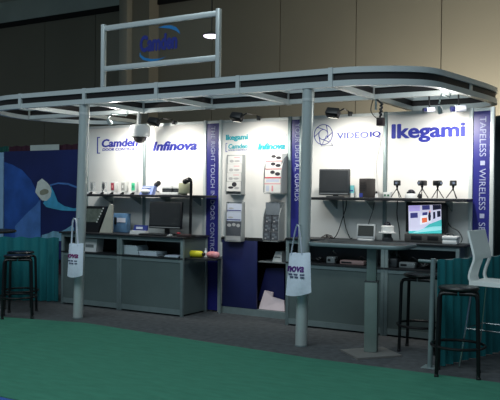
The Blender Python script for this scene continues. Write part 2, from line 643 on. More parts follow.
shelf(85.5, 204.5, ZSL, 'long dark wall shelf holding the keypad stands and document boxes on the left')
shelf(309, 466, ZSR, 'long dark wall shelf holding the grey flat monitor and tripod cameras on the right')

# ================================================================== COUNTERS
ZC = at(120, 234.2, 7.66).z
ZCS = at(120, 254.3, 7.66).z


def unit(ua, ub, vf, vb, ztop, zsh, label):
    """counter base unit: aluminium frame, closed front panel below, open bay above"""
    t = thing('counter_unit', label, 'counter', ((ua + ub) / 2, (vf + vb) / 2, 0))
    for (u_, v_) in ((ua, vf), (ub - 0.04, vf), (ua, vb - 0.04), (ub - 0.04, vb - 0.04)):
        MB().bbox((u_, v_, 0), (u_ + 0.04, v_ + 0.04, ztop - 0.002), 0.004).build('post', ALU_D, t)
    for (z0, z1) in ((0.02, 0.085), (zsh - 0.062, zsh - 0.022), (ztop - 0.045, ztop - 0.003)):
        MB().box((ua + 0.041, vf + 0.004, z0), (ub - 0.041, vf + 0.034, z1)).build('rail', ALU_D, t)
    MB().box((ua + 0.041, vf + 0.012, 0.086), (ub - 0.041, vf + 0.022, zsh - 0.063)).build('front_panel', FRONT, t)
    for u_ in (ua + 0.012, ub - 0.022):
        MB().box((u_, vf + 0.041, 0.02), (u_ + 0.01, vb - 0.041, ztop - 0.004)).build('side_panel', FRONT, t)
    MB().box((ua + 0.03, vb - 0.03, 0.02), (ub - 0.03, vb - 0.02, ztop - 0.004)).build('back_panel', CHAR, t)
    MB().box((ua + 0.002, vf - 0.006, zsh - 0.018), (ub - 0.002, vb - 0.04, zsh)).build('bay_shelf', DARKSH, t)
    return t


VC = 7.655
ua, um_, ub = at(61, 270, VC).x, at(119, 275, VC).x, at(182.5, 280, VC).x
unit(ua, um_ - 0.002, VC, 8.215, ZC - 0.022, ZCS, 'grey counter unit behind the left column, with open bay under its top')
unit(um_, ub, VC, 8.215, ZC - 0.022, ZCS, 'grey counter unit holding the white paper stack, under the black flat monitor')
o = MB().bbox((ua - 0.02, VC - 0.03, ZC - 0.022), (ub + 0.02, 8.22, ZC), 0.004).build('worktop', DARKSH)
tag(o, 'dark worktop of the left counter carrying the black flat monitor', 'worktop')

VC2 = 7.875
ZC2 = at(400, 242.6, VC2).z
ZCS2 = at(400, 268.5, VC2).z
va, vm_, vb_ = at(285.5, 280, VC2).x, at(384, 285, VC2).x, at(459, 285, VC2).x
unit(va, vm_ - 0.002, VC2, 8.215, ZC2 - 0.022, ZCS2, 'grey counter unit behind the right column and the silver pedestal table')
unit(vm_, vb_, VC2, 8.215, ZC2 - 0.022, ZCS2, 'grey counter unit under the lit television, behind the black stools')
o = MB().bbox((va, VC2 - 0.02, ZC2 - 0.022), (vb_ + 0.06, 8.22, ZC2), 0.004).build('worktop', DARKSH)
tag(o, 'dark worktop of the right counter carrying the lit television', 'worktop')

# corner ledge between left counter and middle cabinet
a, b = ub + 0.025, at(221.5, 256, 8.18).x
t = thing('corner_ledge', 'thin dark ledge between the left counter and navy cabinet door', 'shelf', ((a + b) / 2, 8.0, ZCS))
poly = [(a, 7.70), (at(205, 257, 7.72).x, 7.72), (at(216, 257, 7.80).x, 7.80), (at(221.5, 257, 7.93).x, 7.93), (at(222, 257, 8.21).x, 8.21), (a, 8.21)]
MB().prism([Vector((p_[0], p_[1], ZCS - 0.018)) for p_ in poly], (0, 0, 0.018)).build('board', DARKSH, t)
MB().box((b - 0.035, 8.17, 0), (b - 0.008, 8.20, ZCS - 0.0185)).build('post', ALU_D, t)

# middle cabinet, recessed under the leaflet wall
VD = VW + 0.0
ca, cb = U['d'] + 0.024, U['e'] - 0.024
t = thing('display_cabinet', 'low middle cabinet with a navy door and an open dark bay', 'cabinet', ((ca + cb) / 2, VD, 0))
zt_ = 0.975
cm_ = at(257.2, 280, VD).x
MB().box((ca, VD - 0.012, 0.0), (cb, VD + 0.03, 0.085)).build('bottom_rail', ALU_D, t)
MB().box((ca, VD - 0.012, zt_ - 0.025), (cb, VD + 0.03, zt_)).build('top_rail', DARKSH, t)
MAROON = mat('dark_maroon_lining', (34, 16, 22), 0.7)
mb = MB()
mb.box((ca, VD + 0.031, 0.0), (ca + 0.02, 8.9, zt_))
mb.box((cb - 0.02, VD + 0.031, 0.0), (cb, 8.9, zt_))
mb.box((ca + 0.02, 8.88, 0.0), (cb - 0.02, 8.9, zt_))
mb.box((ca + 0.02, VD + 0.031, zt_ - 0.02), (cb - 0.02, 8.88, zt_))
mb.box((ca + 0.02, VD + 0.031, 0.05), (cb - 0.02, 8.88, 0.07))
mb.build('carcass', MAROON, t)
DOORB = mat('navy_door', (30, 36, 86), 0.4, 0, 0.12, 3)
dr = MB().bbox((ca + 0.01, VD - 0.012, 0.087), (cm_, VD + 0.01, zt_ - 0.027), 0.003).build('door', DOORB, t)
MB().bbox((ca + 0.0, VD - 0.03, 0.12), (ca + 0.022, VD - 0.013, zt_ - 0.06), 0.005).build('handle', ALU, dr)
zsh = at(272, 262, VD).z
MB().box((cm_ + 0.002, VD + 0.02, zsh - 0.014), (cb - 0.021, 8.87, zsh)).build('bay_shelf', GREYP, t)
# things in the open bay
q = ext(274.5, 252.4, 284, 261.5, VD + 0.12)
o = MB().bbox((q[0], VD + 0.1, zsh), (q[1], VD + 0.3, zsh + 0.085), 0.006)
mb = o
x0, x1 = q[0], q[1]
mb = MB().prism([(x0, VD + 0.06, zsh), (x1, VD + 0.06, zsh), (x1, VD + 0.06, zsh + 0.13), (x0 + 0.05, VD + 0.06, zsh + 0.13)], (0, 0.2, 0))
bx = thing('carton', 'small white carton on the open shelf beside the tote bag', 'box', ((x0 + x1) / 2, VD + 0.16, zsh))
mb.build('body', WHITE, bx)
MB().box((x0 + 0.03, VD + 0.057, zsh + 0.05), (x1 - 0.02, VD + 0.0598, zsh + 0.065)).build('printed_line', GREYP, bx)
PINKW = mat('pale_board', (206, 190, 196), 0.6, 0, 0.05)
y_ = VD + 0.1
mb = MB()
mb.prism([at(258.6, 311, y_ - 0.06), at(264.5, 290.5, y_), at(273, 292.5, y_), at(272.5, 297, y_), at(284, 300.5, y_), at(284.6, 313, y_ - 0.06)], (0, 0.02, 0))
o = mb.build('leaning_board', PINKW)
for q_ in o.data.vertices:
    q_.co.z = max(q_.co.z, 0.088)
tag(o, 'pale notched board leaning in the bottom of the open bay', 'board')
mb = MB()
mb.prism([at(257.8, 300, y_ + 0.06), at(266, 268, y_ + 0.06), at(284, 268, y_ + 0.06), at(284.4, 312, y_ + 0.06)], (0, 0.02, 0))
o = mb.build('leaning_board', mat('navy_board', (26, 30, 84), 0.5))
for q_ in o.data.vertices:
    q_.co.z = min(max(q_.co.z, 0.088), zsh - 0.02)
tag(o, 'dark navy board leaning behind the pale notched board', 'board')

# ================================================================== LEAFLET RACKS
RACK = mat('grey_acrylic', (150, 156, 158), 0.3, 0, 0.05)
PAPER = mat('leaflet_paper', (222, 222, 220), 0.6, 0, 0.03)
REDP = mat('red_print', (196, 52, 70), 0.6)
INK = mat('dark_print', (44, 42, 50), 0.6, 0, 0.2)
SOFT = mat('soft_print', (176, 176, 178), 0.6, 0, 0.12)
PINKP = mat('pale_red_print', (222, 150, 158), 0.6)
BLUEG = mat('leaflet_blue_white', (196, 204, 222), 0.6, 0, 0.05)
DGREY = mat('leaflet_dark', (80, 84, 92), 0.6, 0, 0.15)
MGREY = mat('leaflet_grey', (112, 120, 128), 0.6, 0, 0.1)


def rack(x0, y0, x1, y1, d, curved, label):
    vf = VW - d
    q = ext(x0, y0, x1, y1, vf)
    t = thing('leaflet_rack', label, 'leaflet rack', ((q[0] + q[1]) / 2, VW - 0.006, q[2]))
    MB().box((q[0], VW - 0.022, q[2]), (q[1], VW - 0.0055, q[3])).build('back_plate', RACK, t)
    for u_ in (q[0] - 0.008, q[1]):
        if curved:
            n = 10
            poly = [(u_, VW - 0.0055, q[2])] + [(u_, vf + 0.02 * 0, q[2] + 0.01)] + [(u_, VW - d * math.cos(0.5 * PI * (k / n) ** 3), q[2] + (q[3] - q[2]) * (k / n)) for k in range(1, n)] + [(u_, VW - 0.0055, q[3])]
        else:
            poly = [(u_, VW - 0.0055, q[2]), (u_, vf, q[2]), (u_, vf + 0.3 * d, q[3]), (u_, VW - 0.0055, q[3])]
        MB().prism(poly, (0.008, 0, 0)).build('side_wall', RACK, t)
    MB().box((q[0], vf, q[2] - 0.008), (q[1], VW - 0.0055, q[2])).build('floor_lip', RACK, t)
    return t, q, vf


def leaflet(q, vf, z0, z1, vo, label, group, m, marks, ua=0.006, ub=None):
    """one leaflet stack standing in a rack pocket; marks = (mat, fx0, fz0, fx1, fz1) printed on it"""
    a = q[0] + ua
    b = (q[1] - 0.006) if ub is None else q[0] + ub
    t = thing('leaflet', label, 'leaflet', ((a + b) / 2, vf + vo, z0), group)
    MB().box((a, vf + vo, z0), (b, vf + vo + 0.004, z1)).build('sheet', m, t)
    for k, (mm, fx0, fz0, fx1, fz1) in enumerate(marks):
        mb = MB()
        xa, xb = a + (b - a) * fx0, a + (b - a) * fx1
        za, zb_ = z0 + (z1 - z0) * fz0, z0 + (z1 - z0) * fz1
        if mm is INK or mm is SOFT:
            c = Vector(((xa + xb) / 2, vf + vo - 0.0008, (za + zb_) / 2))
            mb.prism([c + Vector(((xb - xa) / 2 * math.cos(t_), 0, (zb_ - za) / 2 * math.sin(t_))) for t_ in [2 * PI * i / 14 for i in range(14)]], (0, 0.001, 0))
        else:
            mb.box((xa, vf + vo - 0.001, za), (xb, vf + vo, zb_))
        mb.build('print', mm, t, smooth=False)
    return t


def zpx(x, y, v):
    return at(x, y, v).z


t, q, vf = rack(226, 154.5, 241, 194, 0.10, False, 'grey upper leaflet rack holding four white leaflets under small teal lettering')
ys = [155.5, 164, 173, 181.5, 191.5]
for k in range(4):
    z1, z0 = zpx(233, ys[k], vf), zpx(233, ys[k + 1] - 0.3, vf)
    mk = [(PINKP, 0.45, 0.72, 0.85, 0.80), (SOFT, 0.12, 0.15, 0.42, 0.5), (SOFT, 0.45, 0.2, 0.85, 0.45)]
    if k == 3:
        mk = [(INK, 0.38, 0.45, 0.72, 0.95), (INK, 0.1, 0.25, 0.5, 0.5), (SOFT, 0.55, 0.2, 0.9, 0.45)]
    leaflet(q, vf, z0, z1, 0.004 + 0.012 * (3 - k) * 0 + 0.0 + 0.03 * (1 - k / 3), ('topmost', 'second', 'third', 'lowest')[k] + (' white leaflet with dark sketch' if k == 3 else ' white leaflet with pale sketch') + ' in the upper left rack', 'leaflets in the upper left rack', PAPER, mk)
t, q, vf = rack(264, 153, 280.8, 193.4, 0.17, True, 'grey curved upper leaflet rack with red-striped leaflets under slanted teal lettering')
ys = [154, 161.5, 169.5, 178.5, 193]
for k in range(4):
    z1, z0 = zpx(272, ys[k], vf), zpx(272, ys[k + 1] - 0.3, vf)
    if k < 3:
        mk = [(REDP, 0, 0, 1, 0.09 if k < 2 else 0.13), (INK, 0.32, 0.48, 0.62, 0.90), (INK, 0.62, 0.28, 0.95, 0.70)]
        leaflet(q, vf, z0, z1, 0.004 + 0.012 * (3 - k), ('topmost', 'second', 'third')[k] + ' red-striped leaflet with two dark domes in the upper right rack', 'dome leaflets in the upper right rack', PAPER, mk)
    else:
        mk = [(PINKP, 0, 0.60, 1, 0.66), (BLUEG, 0.1, 0.75, 0.9, 0.95), (BLUEG, 0.1, 0.1, 0.3, 0.5), (PINKP, 0.45, 0.1, 0.55, 0.5)]
        leaflet(q, vf, z0, z1, 0.004, 'pale leaflet below the red-striped dome leaflets', 'dome leaflets in the upper right rack', PAPER, mk)
t, q, vf = rack(225.3, 202, 240.6, 241, 0.10, False, 'grey lower leaflet rack with blue-white leaflets, above the navy door')
ys = [203.5, 212, 221.5, 236, 240.8]
for k in range(4):
    z1, z0 = zpx(233, ys[k], vf), zpx(233, ys[k + 1] - 0.3, vf)
    m_ = (BLUEG, BLUEG, DGREY, SOFT)[k]
    mk = [(NAVY, 0.0, 0.1, 0.95, 0.2), (SOFT, 0.1, 0.3, 0.45, 0.5)] if k < 2 else ([(SOFT, 0.05, 0.62, 0.35, 0.85), (SOFT, 0.4, 0.66, 0.65, 0.9), (SOFT, 0.7, 0.6, 0.95, 0.85)] if k == 2 else [])
    leaflet(q, vf, z0, z1, 0.004 + 0.01 * (3 - k), ('topmost blue-white leaflet in the lower left rack', 'second blue-white leaflet in the lower left rack', 'dark leaflet in the lower left rack', 'pale grey leaflet edge at the foot of the lower left rack')[k], 'leaflets in the lower left rack', m_, mk)
t, q, vf = rack(263.2, 202, 278.2, 241, 0.16, True, 'grey curved lower rack of small dark cards, above the open bay')
MB().box((q[0] + 0.004, vf + 0.05, zpx(270, 215, vf)), (q[1] - 0.004, vf + 0.06, zpx(270, 202.5, vf))).build('blank_plate', MGREY, t)
ys = [215.5, 223.5, 232, 240.5]
for k in range(3):
    for c in range(2):
        z1, z0 = zpx(270, ys[k], vf), zpx(270, ys[k + 1] - 0.4, vf)
        wq = q[1] - q[0]
        mk = [(MGREY, 0.15, 0.55, 0.6, 0.8), (MGREY, 0.45, 0.25, 0.85, 0.5), (SOFT, 0.15, 0.1, 0.4, 0.3)]
        leaflet(q, vf, z0, z1, 0.004 + 0.015 * (2 - k), 'small dark card with pale marks, %s row %s of the lower right rack' % (('top', 'middle', 'bottom')[k], ('left', 'right')[c]), 'small cards in the lower right rack', DGREY, mk, 0.006 + c * wq * 0.5, wq * (0.5 * c + 0.47))

# ================================================================== LEFT SHELF THINGS
VI = 8.02


def keypad(x, face, body, label, dev):
    u_ = at(x, 190, VI).x
    pos = Vector((u_, VI, ZSL))
    t = thing('keypad_stand', label, 'keypad stand', pos, 'keypad stands on the left shelf')
    w_ = 0.048
    # wedge base: white with a dark front lip
    mb = MB().prism([pos + Vector((-0.07, -0.05, 0.001)), pos + Vector((-0.07, 0.08, 0.001)), pos + Vector((-0.07, 0.08, 0.034)), pos + Vector((-0.07, -0.05, 0.028))], (0.115, 0, 0))
    mb.build('base', WHITE, t)
    MB().prism([pos + Vector((-0.02, -0.054, 0.002)), pos + Vector((0.048, -0.054, 0.002)), pos + Vector((0.058, -0.054, 0.03)), pos + Vector((0.02, -0.054, 0.03))], (0, 0.004, 0)).build('name_plate', BLACK, t)
    if body:
        MB().bbox(pos + Vector((-w_, 0.0, 0.03)), pos + Vector((w_ * 1.15, 0.05, 0.178)), 0.012).build('housing', mat('keypad_white', (200, 202, 200), 0.5), t)
        MB().bbox(pos + Vector((-w_ * 0.72, -0.006, 0.055)), pos + Vector((w_ * 0.42, 0.0, 0.158)), 0.006).build('key_plate', face, t)
        MB().box(pos + Vector((-w_ * 0.35, -0.008, 0.09)), pos + Vector((w_ * 0.05, -0.0062, 0.125))).build('lens_window', dev, t)
    else:
        MB().bbox(pos + Vector((-w_, 0.01, 0.03)), pos + Vector((w_, 0.018, 0.175)), 0.003).build('clear_plate', clear('clear_plate', (220, 225, 226), 0.25), t)
        mb = MB()
        mb.sphere(pos + Vector((0.0, 0.0, 0.115)), 0.055, 14, (0.42, 0.3, 1.0))
        mb.build('reader', face, t)
        mb = MB()
        mb.tube([pos + Vector((0.0, 0.012, 0.075)), pos + Vector((-0.02, 0.0, 0.05)), pos + Vector((0.0, -0.01, 0.028))], 0.004, 6)
        mb.build('wire', BLACK, t)


keypad(92, GREYP, False, 'clear-plate stand with a small grey reader, nearest the left column', BLACK)
keypad(103.4, CHAR, False, 'clear-plate stand with a dark reader, left of the red keypad', BLACK)
keypad(113, mat('red_key_face', (150, 52, 72), 0.5), True, 'white keypad stand with a dark red face', mat('pink_window', (226, 150, 150), 0.5))
keypad(123.4, mat('grey_key_face', (150, 152, 150), 0.5), True, 'white keypad stand with a grey face, between the red and green ones', WHITE)
keypad(133.6, mat('green_key_face', (60, 186, 140), 0.5), True, 'white keypad stand with a green face', mat('dark_green_window', (30, 120, 90), 0.5))

# boxed dome card display
u0, u1, _, _ = ext(139.5, 186, 152.5, 196, VI - 0.03)
p = Vector(((u0 + u1) / 2, VI, ZSL))
t = thing('dome_display', 'small blue display box with a white dome on its front', 'display box', p)
MB().prism([(u0 + 0.01, VI - 0.05, ZSL + 0.001), (u1, VI - 0.05, ZSL + 0.001), (u1 - 0.005, VI + 0.02, ZSL + 0.12), (u0 + 0.02, VI + 0.02, ZSL + 0.12)], (0, 0.07, 0)).build('box', mat('periwinkle_card', (112, 132, 190), 0.5), t)
MB().sphere(p + Vector((0, -0.045, 0.045)), 0.075, 18, (0.95, 0.5, 0.42)).build('dome', WHITE, t)
MB().box(p + Vector((-0.07, -0.012, 0.09)), p + Vector((0.06, -0.008, 0.105))).build('stripe', PALE, t)

# bullet camera on the wall bracket
p = at(155.5, 184.5, 8.08)
t = thing('bullet_camera', 'small black bullet camera on an arm behind the blue display box', 'camera', (p.x, VW - 0.006, p.z))
Mr = Matrix.Rotation(R(68), 3, 'Y') @ Matrix.Identity(3)
mb = MB()
mb.tube([p + Vector((-0.03, 0.05, -0.01)), p + Vector((0.075, -0.03, 0.018))], 0.033, 14)
mb.build('body', BLACK, t)
mb = MB()
mb.tube([p + Vector((-0.065, 0.078, -0.02)), p + Vector((-0.028, 0.048, -0.01))], 0.022, 12)
mb.build('rear_cap', GREYP, t)
mb = MB()
mb.tube([p + Vector((-0.06, 0.075, -0.02)), p + Vector((-0.07, 0.12, -0.09)), p + Vector((-0.06, VW - 0.008 - p.y, -0.10))], 0.009, 8)
mb.build('arm', GREYP, t)
# two document boxes
for (x0, x1, lb) in ((162, 172.3, 'white document box on the left shelf, beside the blue display box'), (172.8, 179.6, 'white document box on the left shelf, beside the beige drum')):
    a, b, _, _ = ext(x0, 187, x1, 196, VI)
    t = thing('document_box', lb, 'box', ((a + b) / 2, VI, ZSL), 'document boxes on the left shelf')
    MB().bbox((a, VI - 0.04, ZSL + 0.001), (b, VI + 0.13, ZSL + 0.035), 0.004).build('tray', WHITE, t)
    MB().box((a + 0.012, VI - 0.01, ZSL + 0.035), (b - 0.004, VI + 0.12, ZSL + 0.085)).build('band', CHAR, t)
    MB().bbox((a + 0.008, VI - 0.014, ZSL + 0.085), (b - 0.002, VI + 0.13, ZSL + 0.122), 0.004).build('lid', WHITE, t)
# beige drum
p = at(184.8, 195, VI - 0.0)
t = thing('drum_speaker', 'beige drum-shaped speaker on the left shelf, under the black gooseneck', 'speaker', (p.x, VI, ZSL))
MB().lathe([(0.03, 0.001), (0.035, 0.018), (0.075, 0.022), (0.082, 0.04), (0.082, 0.14), (0.076, 0.158), (0.0, 0.16)], (p.x, VI, ZSL)).build('drum', mat('beige_plastic', (168, 170, 144), 0.6), t)
# gooseneck pole
pb = at(190.2, 233, 7.87)
t = thing('gooseneck_stand', 'tall black gooseneck pole standing on the left worktop', 'stand', (pb.x, 7.87, ZC))
pb.z = ZC
MB().lathe([(0.07, 0), (0.07, 0.012), (0.02, 0.02)], pb).build('base', BLACK, t)
top = at(191.2, 184, 7.87)
mb = MB()
mb.tube([pb + Vector((0, 0, 0.015)), top], 0.019, 12)
mb.build('pole', BLACKM, t)
h_ = at(185.2, 181.5, 7.86)
mb = MB()
mb.tube(spline([top, top + Vector((-0.005, 0, 0.04)), Vector((top.x - 0.03, 7.87, h_.z + 0.035)), h_ + Vector((0.03, 0, 0.03)), h_], 5), 0.018, 10)
mb.build('gooseneck', BLACKM, t)
mb = MB()
mb.sphere(h_, 0.036, 16)
mb.sphere(h_ + Vector((0.045, 0, 0.012)), 0.028, 14)
mb.build('head', BLACK, t)

# ================================================================== LEFT COUNTER THINGS
# black slanted panel with its open beige lid
VL = 7.80
t = thing('demo_case', 'dark slanted demonstration case with a pale side lid, at left', 'case', (at(95, 233, VL).x, VL, ZC))
fl_ = [(85.5, 206), (105.5, 206.5), (98, 232.5), (85.5, 232.5)]
poly = [at(x, y, VL) for x, y in fl_]
for q_ in poly:
    q_.z = max(q_.z, ZC + 0.002)
MB().prism(poly, (0, 0.12, 0)).build('body', BLACK, t)
poly = [at(x, y, VL - 0.006) for x, y in ((86, 208.5), (103, 209), (97.5, 222), (86, 222))]
MB().prism(poly, (0, 0.005, 0)).build('screen_plate', mat('olive_print', (96, 104, 96), 0.4, 0, 0.35, 14), t)
mb = MB()
for k in range(6):
    c = at(103.2 - k * 1.25, 208.4 + k * 2.7, VL - 0.004)
    mb.box(c - Vector((0.009, 0.003, 0.008)), c + Vector((0.009, 0.003, 0.008)))
mb.build('button_row', WHITE, t)
poly = [at(x, y, VL - 0.03) for x, y in ((109.5, 204), (112.3, 205), (111.5, 232.8), (99.3, 232.8))]
for q_ in poly:
    q_.z = max(q_.z, ZC + 0.002)
MB().prism(poly, (0, 0.025, 0)).build('side_lid', mat('pale_lid', (178, 178, 166), 0.6), t)
# blue clear display block
a, b, z0, z1 = ext(113.2, 213.3, 126.6, 233, 7.97)
t = thing('brochure_block', 'clear blue product block behind the navy card on the left worktop', 'display block', ((a + b) / 2, 7.9, ZC))
MB().bbox((a, 7.97, ZC + 0.001), (b, 8.06, z1), 0.008).build('block', mat('blue_acrylic', (92, 128, 164), 0.25, 0, 0.2, 9), t)
MB().bbox((a + 0.025, 7.955, ZC + 0.11), (a + 0.062, 7.9698, ZC + 0.21), 0.006).build('device', BLACK, t)
MB().box((a + 0.07, 7.966, ZC + 0.14), (b - 0.02, 7.9695, ZC + 0.2)).build('caption_patch', PALE, t)
# navy business-card stand
a, b, z0, z1 = ext(130.4, 224.5, 146, 233, 7.78)
t = thing('card_stand', 'white card stand with a navy top, left of the black monitor', 'card stand', ((a + b) / 2, 7.78, ZC))
MB().prism([(a, 7.76, ZC + 0.001), (b, 7.76, ZC + 0.001), (b, 7.76, ZC + 0.05), (a + 0.015, 7.76, ZC + 0.05)], (0, 0.07, 0)).build('base', WHITE, t)
MB().prism([(a + 0.03, 7.80, ZC + 0.05), (b, 7.80, ZC + 0.05), (b - 0.005, 7.82, ZC + 0.12), (a + 0.035, 7.82, ZC + 0.12)], (0, 0.02, 0)).build('card', mat('navy_card', (30, 46, 116), 0.5), t)
MB().box((a + 0.08, 7.798, ZC + 0.07), (b - 0.07, 7.8, ZC + 0.1)).build('mark', PALE, t)


def monitor(name, label, x0, y0, x1, y1, v, zbase, bez, lean=0.08, scr=None, skew=0.0, cat='monitor', base=True):
    a, b, z0, z1 = ext(x0, y0, x1, y1, v)
    t = thing(name, label, cat, ((a + b) / 2, v, zbase))
    z0 = max(z0, zbase + 0.008)
    M = Matrix.Translation(((a + b) / 2, v, z0)) @ Matrix.Rotation(-lean, 4, 'X') @ Matrix.Rotation(skew, 4, 'Z')
    hw, hh = (b - a) / 2, z1 - z0
    MB().bbox((-hw, 0, 0), (hw, 0.045, hh), 0.008, M).build('casing', bez, t)
    s_ = MB().box((-hw + 0.018, -0.003, 0.04), (hw - 0.018, 0.0, hh - 0.018), M).build('screen', scr or mat('dead_screen', (40, 43, 46), 0.22, 0, 0.05), t)
    MB().box((-hw + 0.01, -0.002, 0.012), (hw - 0.01, 0.001, 0.022), M).build('button_strip', GREYP, t)
    if base:
        MB().bbox(((a + b) / 2 - 0.03, v + 0.045, zbase + 0.012), ((a + b) / 2 + 0.03, v + 0.085, z0 + 0.16), 0.006).build('neck', BLACK, t)
        MB().lathe([(0.11, 0.001), (0.11, 0.01), (0.09, 0.016), (0.0, 0.016)], ((a + b) / 2, v + 0.05, zbase)).build('foot', bez, t)
    return t


monitor('flat_monitor', 'black flat monitor standing on the left worktop', 148.6, 201.6, 180.4, 228.6, 7.86, ZC, BLACK, 0.08)
a, b, _, _ = ext(141, 233, 166, 236, 7.70)
t = thing('keyboard', 'black keyboard lying before the black flat monitor', 'keyboard', ((a + b) / 2, 7.70, ZC))
MB().bbox((a, 7.645, ZC + 0.001), (b, 7.75, ZC + 0.02), 0.004).build('case', BLACK, t)
mb = MB()
for r_ in range(3):
    for k in range(10):
        uu = a + 0.015 + k * (b - a - 0.03) / 10
        mb.box((uu, 7.655 + r_ * 0.03, ZC + 0.02), (uu + (b - a) / 13, 7.678 + r_ * 0.03, ZC + 0.024))
mb.build('keys', CHAR, t)
p = at(170, 232, 7.72)
p.z = ZC
mb = MB().sphere(p + Vector((0, 0, 0.002)), 0.05, 14, (0.7, 1, 0.55), 0, PI / 2)
t = thing('computer_mouse', 'pale mouse beside the black keyboard', 'mouse', p)
mb.build('shell', GREYP, t)
mb = MB().box(p + Vector((-0.002, -0.045, 0.018)), p + Vector((0.002, -0.015, 0.03)))
mb.build('button_split', BLACK, t)
p = at(180, 231, 7.74)
p.z = ZC
t = thing('desk_gadget', 'small dark and red gadget by the black monitor foot', 'gadget', p)
MB().bbox(p + Vector((-0.03, -0.03, 0.001)), p + Vector((0.16, 0.03, 0.035)), 0.008).build('body', mat('brownish_plastic', (66, 50, 50), 0.5), t)
MB().bbox(p + Vector((-0.03, -0.032, 0.036)), p + Vector((0.0, 0.02, 0.05)), 0.004).build('red_cap', REDP, t)

# open bay papers
zb0 = ZCS
PAPB = mat('bluish_paper', (190, 206, 214), 0.7, 0, 0.04)
a, b, z0, z1 = ext(122.5, 244.6, 139.5, 254.5, 7.74)
t = thing('paper_stack', 'tall white paper stack in the open bay of the left counter', 'papers', ((a + b) / 2, 7.8, zb0))
n = 7
for k in range(n):
    o_ = random.uniform(-0.012, 0.012)
    MB().box((a + o_, 7.72, zb0 + 0.001 + k * 0.017), (b + o_ - 0.03 * k / n, 7.95, zb0 + 0.0165 + k * 0.017)).build('ream', PAPB, t)
for (x0, x1, hgt, lb) in ((140.6, 160, 0.05, 'low pile of white papers right of the tall paper stack'), (165.5, 181, 0.022, 'thin blue-white sheets at the right of the open bay')):
    a, b, _, _ = ext(x0, 251, x1, 255, 7.74)
    t = thing('paper_pile', lb, 'papers', ((a + b) / 2, 7.8, zb0))
    k = 0
    while k * 0.011 < hgt:
        o_ = random.uniform(-0.015, 0.012)
        MB().box((a + 0.015 + o_, 7.70, zb0 + 0.001 + k * 0.011), (b + o_ - 0.015, 7.92, zb0 + 0.011 + k * 0.011)).build('sheet_bundle', PAPB if k % 2 == 0 else BLUEG, t)
        k += 1
a, b, z0, z1 = ext(83.5, 238.5, 98, 253.6, 7.76)
t = thing('white_carton', 'white carton in the counter bay beside the left tote bag', 'box', ((a + b) / 2, 7.8, zb0))
MB().prism([(a, 7.74, zb0 + 0.001), (b - 0.02, 7.74, zb0 + 0.001), (b, 7.74, z1), (a + 0.02, 7.74, z1)], (0, 0.14, 0)).build('body', WHITE, t)
MB().box((a + 0.06, 7.737, zb0 + 0.06), (b - 0.06, 7.7398, zb0 + 0.10)).build('print', GREYP, t)

# things on the corner ledge
YEL = mat('yellow_plastic', (216, 206, 40), 0.5)
p0, p1_ = at(186.5, 253.3, 7.86), at(203, 253.0, 7.86)
zc = ZCS + 0.045
t = thing('yellow_tube', 'fat yellow tube lying on the dark corner ledge', 'tube', ((p0.x + p1_.x) / 2, 7.86, ZCS))
mb = MB()
n = 12
L_ = p1_.x - p0.x
Mx = Matrix.Rotation(PI / 2, 3, 'Y')
mb.lathe([(0.001, 0), (0.026, 0.004), (0.040, 0.03), (0.044, L_ * 0.5), (0.042, L_ - 0.03), (0.03, L_ - 0.004)], (p0.x, 7.86, zc), 18, Mx)
mb.build('body', YEL, t)
MB().lathe([(0.02, 0), (0.02, 0.03), (0.001, 0.031)], (p1_.x - 0.003, 7.86, zc), 14, Mx).build('cap', BLACK, t)
MB().bbox((p0.x - 0.025, 7.84, ZCS + 0.001), (p0.x + 0.0, 7.9, ZCS + 0.016), 0.004).build('tag', PAPER, t)
pk = at(212, 256, 7.9)
PINKF = mat('pink_candy', (206, 128, 132), 0.6, 0, 0.25, 30)
t = thing('candy_bag', 'crumpled pink and white bag on the dark corner ledge', 'bag', (pk.x, 7.9, ZCS))
mb = MB()
mb.sphere((pk.x, 7.9, ZCS + 0.045), 0.08, 14, (1.0, 0.7, 0.55))
mb.build('bag', PINKF, t)
mb = MB()
mb.sphere((pk.x + 0.075, 7.88, ZCS + 0.045), 0.05, 12, (1.0, 0.8, 0.85))
mb.build('wrapper', PINKP, t)
pk = at(204.8, 256, 7.95)
t = thing('small_bottle', 'little white bottle behind the yellow tube', 'bottle', (pk.x, 7.97, ZCS))
MB().lathe([(0.02, 0.001), (0.02, 0.075), (0.01, 0.09)], (pk.x, 7.97, ZCS), 14).build('body', WHITE, t)
MB().lathe([(0.011, 0.09), (0.011, 0.115), (0.0, 0.116)], (pk.x, 7.97, ZCS), 12).build('cap', PALE, t)

# ================================================================== RIGHT SHELF THINGS
gm = monitor('flat_monitor', 'grey flat monitor standing on the right wall shelf', 319, 169, 348.6, 195, 8.02, ZSR, CHAR, 0.03, mat('grey_screen', (54, 57, 60), 0.25, 0, 0.05), 0.05)
a, b, z0, z1 = ext(349, 185.4, 354, 191, 8.08)
t = thing('card_sign', 'small cyan card sign right of the grey flat monitor', 'sign', ((a + b) / 2, 8.08, ZSR))
MB().box((a, 8.08, ZSR + 0.001), (b, 8.14, ZSR + 0.05)).build('base', WHITE, t)
MB().box((a, 8.08, ZSR + 0.05), (b, 8.09, z1)).build('card', mat('cyan_card', (120, 200, 206), 0.5), t)
MB().box((a + 0.01, 8.078, ZSR + 0.07), (b - 0.01, 8.0798, ZSR + 0.085)).build('printed_line', BLUE, t)
a, b, z0, z1 = ext(359, 178.5, 371.5, 198, 8.0)
t = rt_ = thing('recorder_tower', 'upright dark recorder box with a blue sticker on the right shelf', 'recorder', ((a + b) / 2, 8.0, ZSR))
M = Matrix.Translation(((a + b) / 2, 8.06, ZSR + 0.001)) @ Matrix.Rotation(R(-22), 4, 'Z')
hw = (b - a) / 2 * 0.82
